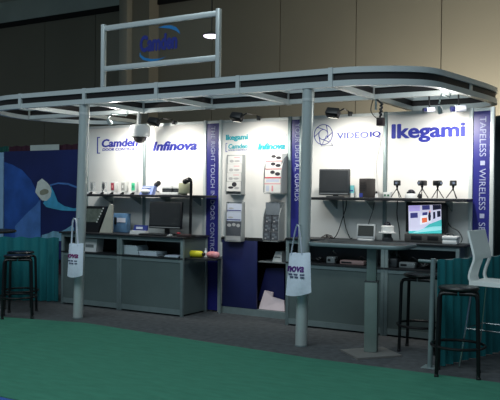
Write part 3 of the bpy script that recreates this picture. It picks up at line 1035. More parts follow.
MB().bbox((-hw, -0.07, 0), (hw, 0.07, z1 - ZSR), 0.006, M).build('casing', mat('brown_black', (54, 50, 50), 0.5), t)
MB().box((-hw + 0.006, -0.073, 0.006), (-hw + 0.06, -0.0702, 0.05), M).build('sticker', mat('blue_sticker', (50, 66, 150), 0.5), t)
mb = MB()
for k in range(6):
    mb.box((-hw + 0.02, -0.0725, 0.08 + k * 0.018), (hw - 0.015, -0.0702, 0.086 + k * 0.018), M)
mb.build('vent_slots', BLACK, t)
a, b, z0, z1 = ext(383, 192.6, 390.6, 197.8, 8.02)
t = thing('circuit_box', 'small white box with a green board beside the leftmost tripod camera', 'box', ((a + b) / 2, 8.02, ZSR))
MB().bbox((a, 8.02, ZSR + 0.001), (b, 8.08, z1 + 0.005), 0.003).build('casing', WHITE, t)
mb = MB()
for k in range(2):
    mb.box((a + 0.012 + k * 0.038, 8.018, ZSR + 0.018), (a + 0.034 + k * 0.038, 8.0198, ZSR + 0.04))
mb.build('green_board', mat('green_pcb', (50, 110, 80), 0.5), t)
p = at(376.5, 197, 8.05)
t = thing('mini_camera', 'tiny pale camera stub between recorder box and circuit box', 'camera', (p.x, 8.05, ZSR))
MB().lathe([(0.018, 0.001), (0.018, 0.03), (0.008, 0.045), (0.008, 0.06)], (p.x, 8.05, ZSR), 12).build('body', WHITE, t)
mb = MB()
mb.sphere((p.x, 8.045, ZSR + 0.062), 0.012, 10)
mb.build('lens', BLACK, t)


def tripod_camera(label):
    t = thing('tripod_camera', label, 'camera', (0, 0, 0), 'mini cameras on tripods')
    for k in range(3):
        a_ = -PI / 2 + k * 2 * PI / 3 + 0.5
        mb = MB()
        mb.tube([(0.006 * math.cos(a_), 0.006 * math.sin(a_), 0.085), (0.062 * math.cos(a_), 0.062 * math.sin(a_), 0.004)], 0.0042, 8)
        l_ = mb.build('leg', BLACKM, t)
    mb = MB()
    mb.tube([(0, 0, 0.075), (0, 0, 0.115)], 0.008, 10)
    mb.sphere((0, 0, 0.112), 0.013, 10)
    mb.build('ball_head', BLACKM, t)
    MB().bbox((-0.03, -0.03, 0.12), (0.03, 0.04, 0.17), 0.006).build('body', BLACK, t)
    mb = MB()
    mb.tube([(0, -0.028, 0.145), (0, -0.055, 0.145)], 0.018, 14)
    ln = mb.build('lens', CHAR, t)
    mb = MB()
    mb.tube([(0, -0.0552, 0.145), (0, -0.058, 0.145)], 0.012, 12)
    mb.build('glass', mat('lens_glass', (120, 130, 150), 0.1), ln)
    return t


tc0 = tripod_camera('mini camera on a tripod, leftmost of the four, beside the circuit box')
TCL = ['mini camera on a tripod, second from left, beside the white dome camera', 'mini camera on a tripod, third from left, turned aside', 'mini camera on a tripod, rightmost, nearest the navy banner']
for k, (x, rz) in enumerate(((397, 0.2), (422, -0.3), (437.5, 0.9), (453, 0.35))):
    p = at(x, 198, 8.05)
    p.z = ZSR
    o = tc0 if k == 0 else dup(tc0, p, rz, TCL[k - 1])
    o.location = p
    o.rotation_euler = (0, 0, rz)
    o.scale = (1.15, 1.15, 1.15)
p = at(420.2, 199, 7.98)
t = thing('standing_camera', 'little black upright camera at the foot of the second tripod', 'camera', (p.x, 7.975, ZSR))
MB().bbox((p.x - 0.02, 7.955, ZSR + 0.001), (p.x + 0.02, 7.995, ZSR + 0.05), 0.008).build('body', BLACK, t)
mb = MB()
mb.tube([(p.x, 7.954, ZSR + 0.03), (p.x, 7.946, ZSR + 0.03)], 0.012, 12)
mb.build('lens', CHAR, t)
p = at(411, 198.5, 8.04)
t = thing('dome_camera', 'white dome camera with a black bubble between the tripods', 'camera', (p.x, 8.04, ZSR))
MB().lathe([(0.066, 0.001), (0.066, 0.035), (0.056, 0.05), (0.0, 0.052)], (p.x, 8.04, ZSR), 24).build('housing', WHITE, t)
MB().sphere((p.x, 8.04, ZSR + 0.052), 0.048, 18, (1, 1, 0.95), 0, PI / 2).build('bubble', mat('black_bubble', (20, 22, 34), 0.12), t)

# ================================================================== RIGHT COUNTER THINGS
# television with the live hall picture
a, b, z0, z1 = ext(404, 202.6, 445.5, 243, 8.02)
VTV = 8.04
t = tv_ = thing('television', 'black television on the right worktop showing a lit hall picture', 'television', ((a + b) / 2, VTV, ZC2))
MB().bbox((a + 0.01, VTV, ZC2 + 0.11), (b, VTV + 0.09, z1), 0.008).build('casing', BLACK, t)
MB().bbox((a, VTV - 0.012, ZC2 + 0.001), (b + 0.005, VTV + 0.13, ZC2 + 0.098), 0.012).build('speaker_base', mat('tv_base', (66, 66, 66), 0.5), t)
for k in (0.3, 0.7):
    c = a + (b - a) * k
    MB().bbox((c - 0.06, VTV - 0.016, ZC2 + 0.03), (c + 0.06, VTV - 0.0125, ZC2 + 0.075), 0.01).build('speaker_grille', BLACK, t)


def em(name, rgb, s=0.75):
    return mat(name, rgb, 0.4, 0, 0.06, 20, emit=s)


cols = [em('tv_pale', (206, 204, 228)), em('tv_dark_blue', (58, 60, 120)), em('tv_black', (26, 28, 50)), em('tv_teal', (70, 180, 180)), em('tv_orange', (226, 112, 76)), em('tv_white', (236, 240, 250)), em('tv_violet', (176, 164, 226)), em('tv_lightteal', (150, 214, 220))]
mb = MB()


def pic(i, lay, *pts):
    mb.mi = i
    v_ = VTV - 0.002 - lay * 0.0008
    mb.prism([at(x, y, v_) for x, y in pts], (0, 0.0016, 0))


pic(0, 0, (408.4, 205.6), (441, 204.6), (441.6, 233.4), (408.8, 233.6))
pic(6, 1, (409, 205.5), (420, 205.3), (420, 211), (409, 211.5))
pic(5, 1, (420, 216), (431, 214), (431, 222), (420, 225))
pic(3, 1, (408.6, 231), (421, 230.5), (429, 224.2), (441.4, 219.5), (441.6, 233.4), (408.8, 233.6))
pic(7, 2, (412, 233.2), (424, 228.2), (433, 226.6), (441.4, 226.3), (441.5, 230), (430, 231))
pic(1, 2, (410.3, 213), (417.6, 212.6), (417.8, 217.6), (410.4, 218.2))
pic(1, 2, (422, 205.4), (429.6, 205.1), (429.8, 209.5), (422.2, 210))
pic(2, 2, (432.6, 205), (440.8, 204.8), (441, 209), (432.8, 210.2))
pic(1, 2, (422.4, 212.5), (427.4, 212), (427.4, 215), (422.4, 215.6))
pic(4, 3, (421.8, 218), (427, 217.4), (427.2, 222), (422, 223))
pic(2, 3, (428.8, 212.2), (430.4, 212), (431, 216), (430.6, 220.6), (428.6, 221), (428, 216))
pic(4, 4, (429.2, 210.6), (430.4, 210.6), (430.4, 212.2), (429.2, 212.2))
pic(2, 3, (433, 212), (435.2, 211.8), (435.4, 218.4), (433.2, 219))
pic(2, 3, (437, 211), (440.4, 210.8), (440.6, 216.4), (437.2, 217.2))
mb.build('screen', cols, t, smooth=False)

# small silver monitor
monitor('small_monitor', 'small silver framed monitor on the right worktop', 356.3, 224, 374.8, 241.6, 8.0, ZC2, mat('silver_plastic', (176, 182, 186), 0.4), 0.1, mat('dim_screen', (62, 66, 66), 0.25))
# white dome on its plate
p = at(387.5, 240.5, 8.0)
t = thing('dome_camera', 'white dome camera with a wide flange on the right worktop', 'camera', (p.x, 8.0, ZC2))
MB().lathe([(0.06, 0.001), (0.06, 0.03), (0.045, 0.05), (0.045, 0.087)], (p.x, 8.0, ZC2), 24).build('stand', CHAR, t)
MB().lathe([(0.07, 0.087), (0.098, 0.092), (0.098, 0.104), (0.066, 0.108)], (p.x, 8.0, ZC2), 28).build('flange', WHITE, t)
MB().lathe([(0.07, 0.108), (0.07, 0.168), (0.064, 0.174), (0.0, 0.176)], (p.x, 8.0, ZC2), 28).build('housing', WHITE, t)
MB().sphere((p.x - 0.005, 8.0, ZC2 + 0.174), 0.042, 18, (1, 1, 1.1), 0, PI / 2).build('bubble', MATS['black_bubble'], t)
# white lunch-box shaped unit
a, b, z0, z1 = ext(443.4, 236, 458, 244, 7.95)
t = thing('carry_box', 'white carry box with a handle right of the television', 'box', ((a + b) / 2, 7.99, ZC2))
hgt = 0.085
MB().bbox((a, 7.90, ZC2 + 0.001), (b, 8.015, ZC2 + hgt * 0.6), 0.012).build('body', WHITE, t)
MB().bbox((a - 0.004, 7.896, ZC2 + hgt * 0.6 + 0.001), (b + 0.004, 8.019, ZC2 + hgt + 0.005), 0.012).build('lid', WHITE, t)
mb = MB()
uc = (a + b) / 2 - 0.01
mb.tube(spline([(uc - 0.035, 7.95, ZC2 + hgt), (uc - 0.03, 7.95, ZC2 + hgt + 0.025), (uc + 0.03, 7.95, ZC2 + hgt + 0.025), (uc + 0.035, 7.95, ZC2 + hgt)], 5), 0.006, 8)
mb.build('handle', CHAR, t)

# open bay of the right counter: gadgets and loose cable heaps
GAD = [(326.5, 258.5, 335, 266.5, 'grey power adapter in the dark bay behind the right tote bag', 'adapter', GREYP, 'power_adapter'),
       (340, 262, 364, 267, 'flat pinkish case in the dark bay left of the table pedestal', 'case', mat('pinkish_plastic', (158, 130, 128), 0.6), 'flat_case'),
       (386.5, 259, 397, 269.5, 'grey rounded device in the dark bay right of the table pedestal', 'device', CHAR, 'bay_device'),
       (399, 263, 415, 270, 'low grey tray with wires in the dark bay', 'tray', GREYP, 'wire_tray')]
for (x0, y0, x1, y1, lb, cat, m_, nm) in GAD:
    a, b, z0, z1 = ext(x0, y0, x1, y1, 7.95)
    t = thing(nm, lb, cat, ((a + b) / 2, 8.0, ZCS2))
    hh = z1 - z0
    MB().bbox((a, 7.94, ZCS2 + 0.001), (b, 8.06, ZCS2 + hh * 0.85), 0.012).build('body', m_, t)
    MB().bbox((a + 0.02, 7.936, ZCS2 + hh * 0.3), (a + (b - a) * 0.5, 7.9398, ZCS2 + hh * 0.6), 0.003).build('socket', BLACK, t)
    mb = MB()
    mb.tube(spline([(b - 0.004, 8.0, ZCS2 + 0.02), (b + 0.03, 7.97, ZCS2 + hh * 0.9), (b - 0.03, 7.95, ZCS2 + hh + 0.05), (b - 0.08, 7.99, ZCS2 + hh + 0.01)], 6), 0.005, 6)
    mb.build('wire', BLACK, t)


def coil(label, x, y, n, r_, v=7.99):
    c = at(x, y, v)
    P_ = []
    for k in range(n):
        a_ = k * 1.7
        rr_ = r_ * (0.65 + 0.35 * math.sin(k * 2.1 + x))
        P_.append(Vector((c.x + rr_ * math.cos(a_), v + 0.045 * math.sin(a_), ZCS2 + 0.009 + 0.05 * abs(math.sin(k * 1.3 + x)))))
    mb = MB()
    mb.tube(spline(P_, 6), 0.0055, 6)
    return tag(mb.build('cable_heap', BLACK), label, 'cable', 'cable heaps in the right counter bay')


coil('black cable heap in the dark bay beside the grey power adapter', 319, 267, 16, 0.06)
coil('black cable heap in the dark bay just left of the table pedestal', 337, 266, 14, 0.03)
coil('black cable heap in the dark bay right of the low grey tray', 424, 271, 20, 0.07)


def cord(name, label, pts, r_, m_, cat='cord', par=None):
    mb = MB()
    mb.tube(spline(pts, 6), r_, 8)
    if par:
        return mb.build(name, m_, par)
    return tag(mb.build(name, m_), label, cat)


def ap(x, y, v):
    return at(x, y, v)


cord('power_cord', 'black cord hanging below the grey flat monitor to the worktop', [ap(346.5, 198, 8.19), ap(346, 207, 8.18), ap(342, 220, 8.17), ap(338, 232, 8.14), ap(334, 238, 8.1), Vector((ap(330, 240, 8.05).x, 8.05, ZC2 + 0.014))], 0.006, BLACK, par=gm)
cord('power_cord', 'second black cord crossing beneath the grey flat monitor', [ap(343, 199.5, 8.19), ap(343.5, 215, 8.18), ap(346, 228, 8.17), ap(350, 238, 8.12), Vector((ap(352, 241, 8.08).x, 8.08, ZC2 + 0.014))], 0.006, BLACK, par=gm)
cord('power_cord', 'thin black cord running down from recorder box to small silver monitor', [ap(374.5, 202, 8.2), ap(373, 210, 8.2), ap(369, 222, 8.19), ap(367, 230, 8.17)], 0.004, BLACK, par=rt_)
_p = [ap(397.5, 201, 8.19), ap(397, 215, 8.19), ap(399, 228, 8.18), Vector((ap(400, 240, 8.16).x, 8.16, ZC2 + 0.014))]
_inv = Matrix.Rotation(-0.2, 3, 'Z')
cord('power_cord', '', [tc0.location + _inv @ (q_ - tc0.location) / 1.15 for q_ in _p], 0.0052, BLACK, par=tc0)
cord('power_cord', 'black cord looping beside the television towards the white chair', [ap(446, 218, 8.16), ap(450, 226, 8.16), ap(458, 231, 8.15), ap(462, 238, 8.12), Vector((ap(461, 244, 8.1).x, 8.1, ZC2 + 0.014))], 0.006, BLACK, par=tv_)
cord('white_cord', 'thin white cord hanging down the emblem wall panel to the recorder', [ap(381, 133, 8.22), ap(379, 145, 8.22), ap(376, 158, 8.22), ap(374, 172, 8.2), ap(372, 182, 8.14), ap(370.5, 186, 8.12)], 0.0035, mat('white_cable', (190, 190, 196), 0.5), par=rt_)
pts = []
for k in range(14):
    a_ = k * 1.9
    pts.append(Vector((at(327, 240, 8.0).x + 0.11 * math.cos(a_) * (0.6 + 0.4 * math.sin(k * 2.3)), 8.02 + 0.06 * math.sin(a_), ZC2 + 0.012 + 0.016 * (k % 3))))
cord('cable_tangle', 'tangle of thin dark cables lying on the worktop below the grey monitor', pts, 0.005, mat('cable_grey', (60, 56, 54), 0.5), 'cable')

# ================================================================== LAMPS, HANGING CAMERAS
def lamp(x, y, xe, ye, label, power, v=7.55, tilt=42, col=(1.0, 0.95, 0.86)):
    p = at(x, y, v)
    t = thing('arm_lamp', label, 'lamp', (p.x, VW, ZW), None)
    M = Matrix.Translation(p) @ Matrix.Rotation(R(8), 4, 'Y') @ Matrix.Rotation(R(-35), 4, 'X')
    MB().bbox((-0.075, -0.045, -0.042), (0.075, 0.045, 0.042), 0.012, M).build('head', BLACK, t)
    MB().box((-0.055, 0.0455, -0.035), (0.055, 0.048, 0.03), M).build('lens', mat('lamp_lens', (255, 244, 225), 0.3, emit=6.0), t)
    e_ = at(xe, ye, VW - 0.03)
    e_.y = VW - 0.005
    e_.z = ZW + 0.03
    mb = MB()
    mb.tube([p + Vector((0.07, 0, 0.01)), p + Vector((0.11, 0.03, 0.04)), e_ + Vector((-0.04, 0, 0.03)), e_], 0.008, 8)
    mb.build('arm', BLACKM, t)
    MB().bbox(e_ + Vector((-0.02, -0.03, -0.04)), e_ + Vector((0.02, 0.04, 0.012)), 0.004).build('clamp', CHAR, t)
    d = bpy.data.lights.new('lamp_light', 'SPOT')
    d.energy = power
    d.color = col
    d.spot_size = R(128)
    d.spot_blend = 1.0
    d.shadow_soft_size = 0.05
    o = bpy.data.objects.new('lamp_light', d)
    C.objects.link(o)
    o.parent = t
    o.location = p - Vector(t.location) + Vector((0, 0.08, -0.05))
    o.rotation_euler = (R(tilt), 0, 0)
    return t


PW = 48
lamp(154, 121.8, 173, 122, 'black arm lamp above the slanted blue lettering, beside the hanging dome', PW)
lamp(237, 117, 258, 118, 'black arm lamp above the teal lettering', PW)
lamp(333, 112.8, 349.5, 116, 'black arm lamp above the round aperture emblem', PW)


def spot_can(x, y, v, label, power, tilt=42, name='spot_lamp', size=128):
    p = at(x, y, v)
    hb = Vector((p.x, VM - 0.02, ZB))
    t = thing(name, label, 'lamp', hb)
    mb = MB()
    mb.tube([p + Vector((0, 0, 0.03)), Vector((p.x, p.y + 0.08, ZB - 0.03)), Vector((p.x, VM - 0.06, ZB - 0.03)), hb + Vector((0, 0, -0.001))], 0.009, 8)
    mb.build('arm', ALU_D, t)
    Mt = Matrix.Rotation(R(tilt), 3, 'X')
    MB().lathe([(0.03, -0.075), (0.026, -0.03), (0.012, 0.01)], p, 16, Mt).build('can', ALU, t)
    MB().lathe([(0.025, -0.078), (0.025, -0.0755)], p, 16, Mt).build('lens', MATS['lamp_lens'], t)
    d = bpy.data.lights.new('lamp_light', 'SPOT')
    d.energy = power
    d.color = (1.0, 0.95, 0.87)
    d.spot_size = R(size)
    d.spot_blend = 1.0
    d.shadow_soft_size = 0.04
    o = bpy.data.objects.new('lamp_light', d)
    C.objects.link(o)
    o.parent = t
    o.location = p - hb + Mt @ Vector((0, 0, -0.13))
    o.rotation_euler = (R(tilt), 0, 0)
    d = bpy.data.lights.new('bulb_light', 'POINT')
    d.energy = power * 0.22
    d.color = (1.0, 0.95, 0.87)
    d.shadow_soft_size = 0.03
    o = bpy.data.objects.new('bulb_light', d)
    C.objects.link(o)
    o.parent = t
    o.location = p - hb + Vector((0, 0.12, 0.0))
    return t


spot_can(108, 119.5, 7.55, 'small spot lamp hanging from the canopy before the bracketed lettering', PW)
spot_can(439, 106.5, 7.55, 'small spot lamp hanging from the canopy between the two small hanging cameras', PW * 1.05)

# hanging white dome housing
p = at(140, 132, 7.9)
t = thing('hanging_dome', 'large white dome camera hanging from the canopy beside an arm lamp', 'camera', (p.x, 7.9, ZB))
zt0 = at(140, 124.5, 7.9).z
zb0_ = at(140, 137, 7.9).z
r_ = (at(148, 130, 7.9).x - at(132, 130, 7.9).x) / 2
MB().lathe([(r_ * 0.82, zb0_), (r_ * 0.98, zb0_ + 0.01), (r_, zb0_ + 0.06), (r_, zt0 - 0.05), (r_ * 0.9, zt0 - 0.015), (r_ * 0.6, zt0)], (p.x, 7.9, 0), 28).build('housing', WHITE, t)
MB().sphere((p.x, 7.9, zb0_), r_ * 0.66, 20, (1, 1, 0.95), -PI / 2, 0).build('bubble', mat('smoke_bubble', (70, 66, 66), 0.15), t)
mb = MB()
mb.tube([(p.x - 0.05, 7.93, zt0 - 0.01), (p.x - 0.05, 7.95, ZB)], 0.03, 14)
mb.build('pipe', GREYP, t)
# small cameras on stems under the canopy
for (x, y, lb, s_) in ((429, 109.5, 'small white camera hanging left above the large heavy lettering', 0.8), (458.5, 108.5, 'small white camera hanging right, near the last navy banner', 1.1)):
    p = at(x, y, 7.93)
    t = thing('hanging_camera', lb, 'camera', (p.x, 7.95, ZB))
    mb = MB()
    mb.tube([p + Vector((0.0, 0.02, 0.02)), Vector((p.x - 0.01, 7.96, ZB - 0.001))], 0.009, 8)
    mb.build('stem', BLACK, t)
    mb = MB()
    mb.tube([p + Vector((0.055 * s_, 0.04, 0.004)), p + Vector((-0.03 * s_, -0.02, -0.004))], 0.032 * s_, 14)
    mb.build('body', PALE, t)
    mb = MB()
    mb.tube([p + Vector((-0.03 * s_, -0.02, -0.004)), p + Vector((-0.062 * s_, -0.045, -0.008))], 0.027 * s_, 14)
    mb.build('lens', mat('blue_black_lens', (36, 40, 80), 0.2), t)
# black box on a gooseneck cable
p = at(380.7, 121.8, 7.9)
t = thing('hanging_box_camera', 'black box camera dangling on a curled cable beside the large lettering', 'camera', (p.x, 7.95, ZB))
MB().bbox(p - Vector((0.04, 0.035, 0.045)), p + Vector((0.04, 0.035, 0.045)), 0.008).build('box', mat('maroon_black', (44, 30, 34), 0.5), t)
pts = [p + Vector((-0.01, 0, 0.045))]
for k in range(13):
    pts.append(at(380.3 + 1.1 * math.sin(k * 1.9) + k * 0.12, 115.5 - k * 1.05, 7.9))
pts += [at(379, 101.5, 7.92), at(376, 101.5, 7.94)]
pts[-1] = Vector((pts[-1].x, 7.96, ZB - 0.002))
mb = MB()
mb.tube(spline(pts, 3), 0.012, 8)
mb.build('gooseneck', BLACK, t)
mb = MB()
mb.tube(spline([p + Vector((-0.03, 0, 0.03)), at(374, 116, 7.9), at(371, 111, 7.9), at(371.5, 105, 7.92), Vector((at(373, 101, 7.95).x, 7.95, ZB - 0.002))], 5), 0.005, 6)
mb.build('cable', BLACK, t)
mb = MB()
mb.tube([at(375.8, 110, 7.93), Vector((at(376, 101, 7.95).x, 7.95, ZB - 0.002))], 0.012, 8)
mb.build('clip', ALU_D, t)

# ================================================================== PEDESTAL TABLE
zt_ = 1.025
tcx, tcy = -2.70, 6.93
pc = fl(371, 353)
tcx, tcy = pc.x, pc.y
t = thing('pedestal_table', 'tall silver-topped table on a square pedestal before the right counter', 'table', (tcx, tcy, 0))
a, b = at(311, 245, 6.9).x, at(414.5, 248, 7.16).x
zt_ = at(380, 245.6, 6.78).z
poly = []
for (cx_, cy_, s0) in ((b - 0.12, 6.78 + 0.12, -90), (b - 0.12, 7.30 - 0.12, 0), (a + 0.12, 7.30 - 0.12, 90), (a + 0.12, 6.78 + 0.12, 180)):
    for k in range(7):
        an = R(s0 + k * 15)
        poly.append(Vector((cx_ + 0.12 * math.cos(an), cy_ + 0.12 * math.sin(an), zt_ - 0.035)))
tt_ = MB().prism(poly, (0, 0, 0.035)).build('table_top', mat('table_laminate', (44, 48, 50), 0.5, 0.0, 0.04), t)
mc = Vector(((a + b) / 2, 7.04, zt_ - 0.0175))
mb = MB()
mb.tube([Vector((q_.x, q_.y, zt_ - 0.0175)) + (Vector((q_.x, q_.y, zt_ - 0.0175)) - mc).normalized() * 0.003 for q_ in poly], 0.006, 8, 0.019, closed=True)
mb.build('edge_band', ALU_D, tt_)
Mq = Matrix.Translation((tcx, tcy, 0)) @ Matrix.Rotation(R(14), 4, 'Z')
zj = at(371, 281, tcy).z
MB().bbox((-0.062, -0.062, 0.02), (0.062, 0.062, zj), 0.006, Mq).build('lower_column', mat('grey_green_metal', (122, 138, 134), 0.45, 0.4), t)
MB().bbox((-0.046, -0.046, zj), (0.046, 0.046, zt_ - 0.036), 0.006, Mq).build('upper_column', MATS['grey_green_metal'], t)
MB().bbox((-0.065, -0.065, zj - 0.006), (0.065, 0.065, zj + 0.004), 0.002, Mq).build('collar', CHAR, t)
corn = [fl(340, 351), fl(357.5, 360), fl(402, 357)]
corn.append(corn[0] + corn[2] - corn[1])
corn = [Vector((q_.x, q_.y, 0.002)) for q_ in corn]
MB().prism(corn, (0, 0, 0.016)).build('base_plate', mat('base_steel', (136, 134, 132), 0.45, 0.4), t)

# ================================================================== BAR STOOLS
def stool(label):
    t = thing('bar_stool', label, 'stool', (0, 0, 0), 'black bar stools')
    MB().lathe([(0.0, 0.735), (0.155, 0.735), (0.168, 0.742), (0.172, 0.755), (0.164, 0.766), (0.0, 0.772)], (0, 0, 0), 28).build('seat', mat('black_vinyl', (20, 21, 24), 0.3, 0, 0.1), t)
    for sx in (-1, 1):
        for sy in (-1, 1):
            q_ = [Vector((sx * 0.172, sy * 0.150, 0.006)), Vector((sx * 0.158, sy * 0.142, 0.62)), Vector((sx * 0.155, sy * 0.140, 0.675)), Vector((sx * 0.143, sy * 0.138, 0.707)), Vector((sx * 0.11, sy * 0.136, 0.717)), Vector((sx * 0.006, sy * 0.134, 0.717))]
            mb = MB()
            mb.tube(spline(q_, 5), 0.0165, 12)
            l_ = mb.build('leg', BLACKM, t)
            MB().lathe([(0.02, 0), (0.02, 0.022), (0.0165, 0.026)], (sx * 0.172, sy * 0.150, 0), 12).build('foot_cap', BLACK, l_)
    mb = MB()
    mb.tube([(0.225 * math.cos(2 * PI * k / 36), 0.225 * math.sin(2 * PI * k / 36), 0.26) for k in range(36)], 0.0125, 10, closed=True)
    mb.build('foot_ring', BLACKM, t)
    return t


VIEW = R(30.69)


def centre(x, y, back):
    p_ = fl(x, y)
    d_ = Vector((p_.x, p_.y, 0)).normalized()
    return Vector((p_.x, p_.y, 0)) + d_ * back


st = stool('black bar stool in front of the teal drape, its seat beside the white chair')
st.location = centre(457.6, 379, 0.15)
st.rotation_euler = (0, 0, R(14))
dup(st, centre(420, 350.5, 0.0), R(3.7), 'black bar stool half hidden behind the silver drape post')
s1 = centre(17.5, 319.5, 0.17)
dup(st, s1, R(46), 'black bar stool at the left edge, the nearer of two in front of teal drape')
dup(st, s1 + Vector((s1.x, s1.y, 0)).normalized() * 0.62 + Vector((0.05, 0, 0)), R(60), 'black bar stool standing behind the nearer one at the left edge')

# left bistro table, mostly outside the frame
tp = centre(-22, 312, 0.1)
t = thing('bistro_table', 'black table top reaching in at the left edge above stools', 'table', tp)
ztb = at(14, 231.8, tp.y).z
p_edge = at(28, 233.5, tp.y)
rt = (p_edge.x - tp.x)
rt = 0.47
MB().lathe([(rt - 0.01, ztb - 0.03), (rt, ztb - 0.02), (rt, ztb - 0.008), (rt - 0.008, ztb)], (tp.x, tp.y, 0), 40).build('table_top', BLACK, t)
MB().lathe([(0.035, 0.02), (0.035, ztb - 0.031)], (tp.x, tp.y, 0), 16).build('pedestal', BLACKM, t)
MB().lathe([(0.2, 0.0), (0.2, 0.012), (0.05, 0.03)], (tp.x, tp.y, 0), 28).build('base', BLACKM, t)

# ================================================================== WHITE BAR CHAIR
zs_ = 0.77
cr_ = Vector((math.cos(VIEW), math.sin(VIEW), 0))         # towards the right of the photograph
fw = Vector((-math.sin(VIEW), math.cos(VIEW), 0))          # away from the camera
fdir = (cr_ * math.cos(R(39)) - fw * math.sin(R(39))).normalized()
wdir = (cr_ * math.sin(R(39)) + fw * math.cos(R(39))).normalized()
pz = fl(472, 280, zs_)
# the seat's rear near corner: choose its depth so that the leg stands at the seen foot
d_ = ray(469, 281)
k_ = 6.75
o0 = CO + d_ * (k_ / 1.0)
o0.z = 0
cc = o0 + fdir * 0.2 + wdir * 0.19
t = thing('bar_chair', 'white plastic bar chair with a curved back beside the teal drape', 'chair', cc)


def lc(f, w_, z):
    return o0 + fdir * f + wdir * w_ + Vector((0, 0, z))


prof = [(-0.025, 1.235), (-0.012, 1.18), (0.004, 1.12), (0.02, 1.06), (0.032, 1.01), (0.03, 0.97), (0.016, 0.93), (-0.004, 0.87), (-0.012, 0.82), (0.0, 0.785)]
WD = 0.38
th = 0.02
mb = MB()


def strip(mb, pr, w0, w1):
    n = len(pr)
    vs = []
    for (f, z) in pr:
        for dw in (w0, w1):
            for df in (0, th):
                vs.append(lc(f + df, dw, z))
    fs = []
    for i in range(n - 1):
        a_, b_ = i * 4, i * 4 + 4
        fs += [(a_, a_ + 2, b_ + 2, b_), (a_ + 1, b_ + 1, b_ + 3, a_ + 3), (a_, b_, b_ + 1, a_ + 1), (a_ + 2, a_ + 3, b_ + 3, b_ + 2)]
    fs += [(0, 1, 3, 2), (n * 4 - 4, n * 4 - 2, n * 4 - 1, n * 4 - 3)]
    mb.add(vs, fs)


prs = [tuple(p_) for p_ in [(q_.x, q_.z) for q_ in spline([Vector((f, 0, z)) for f, z in prof], 4)]]
up = [p_ for p_ in prs if p_[1] >= 0.975]
lo_ = [p_ for p_ in prs if p_[1] <= 0.985]
strip(mb, up, 0, WD)
strip(mb, lo_, 0, 0.19)
strip(mb, lo_, WD - 0.035, WD)
mb.build('backrest', mat('white_shell', (236, 240, 238), 0.35, 0, 0.03), t)
mb = MB()
poly = [lc(0.0, 0.0, zs_ - 0.02), lc(0.0, WD, zs_ - 0.02), lc(0.36, WD + 0.01, zs_ - 0.02), lc(0.42, WD * 0.8, zs_ - 0.02), lc(0.42, WD * 0.2, zs_ - 0.02), lc(0.36, -0.01, zs_ - 0.02)]
mb.prism(poly, (0, 0, 0.035))
mb.build('seat', MATS['white_shell'], t)
feet = []
for (f, w_) in ((0.02, 0.03), (0.02, WD - 0.03), (0.38, 0.03), (0.38, WD - 0.03)):
    ff = (f - 0.2) * 1.5 + 0.2
    ww = (w_ - 0.19) * 1.35 + 0.19
    feet.append((ff, ww))
    mb = MB()
    mb.tube([lc(f, w_, zs_ - 0.021), lc(ff, ww, 0.006)], 0.009, 10)
    mb.build('leg', CHROME, t)
mb = MB()
ring_ = []
for i in (0, 1, 3, 2):
    f, w_ = feet[i]
    k2 = 0.36 / zs_
    f0, w0 = ((0.02, 0.03), (0.02, WD - 0.03), (0.38, 0.03), (0.38, WD - 0.03))[i]
    ring_.append(lc(f + (f0 - f) * k2, w_ + (w0 - w_) * k2, 0.36))
for i in range(4):
    mb.tube([ring_[i], ring_[(i + 1) % 4]], 0.007, 8)
mb.build('foot_rail', CHROME, t)

# ================================================================== DRAPES
def drape(name, label, A, B, z0a, z1a, z0b, z1b, amp, waves, m, cat='drape', gather=0.03):
    A, B = Vector(A), Vector(B)
    L_ = (B - A).length
    d_ = (B - A).normalized()
    nrm = Vector((-d_.y, d_.x, 0))
    n, mz = max(24, int(waves * 8)), 10
    vs, fs = [], []
    for side in (0, 1):
        for i in range(n + 1):
            s_ = i / n
            for j in range(mz + 1):
                tz = j / mz
                am = amp * (0.45 + 0.55 * (1 - tz)) * (1 + 0.35 * math.sin(s_ * 17.3))
                off = am * math.sin(2 * PI * waves * s_ + 0.8 * math.sin(s_ * 9)) + (0.004 if side else -0.004)
                z0, z1 = z0a + (z0b - z0a) * s_, z1a + (z1b - z1a) * s_
                z1 += gather * 0.3 * math.sin(2 * PI * waves * s_ * 0.5)
                p_ = A + d_ * (L_ * s_) + nrm * off
                vs.append(Vector((p_.x, p_.y, z0 + (z1 - z0) * tz)))
    st_ = (n + 1) * (mz + 1)
    for i in range(n):
        for j in range(mz):
            a_ = i * (mz + 1) + j
            fs.append((a_, a_ + mz + 1, a_ + mz + 2, a_ + 1))
            fs.append((st_ + a_, st_ + a_ + 1, st_ + a_ + mz + 2, st_ + a_ + mz + 1))
        a_ = i * (mz + 1)
        fs.append((a_, st_ + a_, st_ + a_ + mz + 1, a_ + mz + 1))
        a_ = i * (mz + 1) + mz
        fs.append((a_, a_ + mz + 1, st_ + a_ + mz + 1, st_ + a_))
    for i in (0, n):
        for j in range(mz):
            a_ = i * (mz + 1) + j
            fs.append((a_, a_ + 1, st_ + a_ + 1, st_ + a_))
    mb = MB()
    mb.add(vs, fs)
    return tag(mb.build(name, m), label, cat)


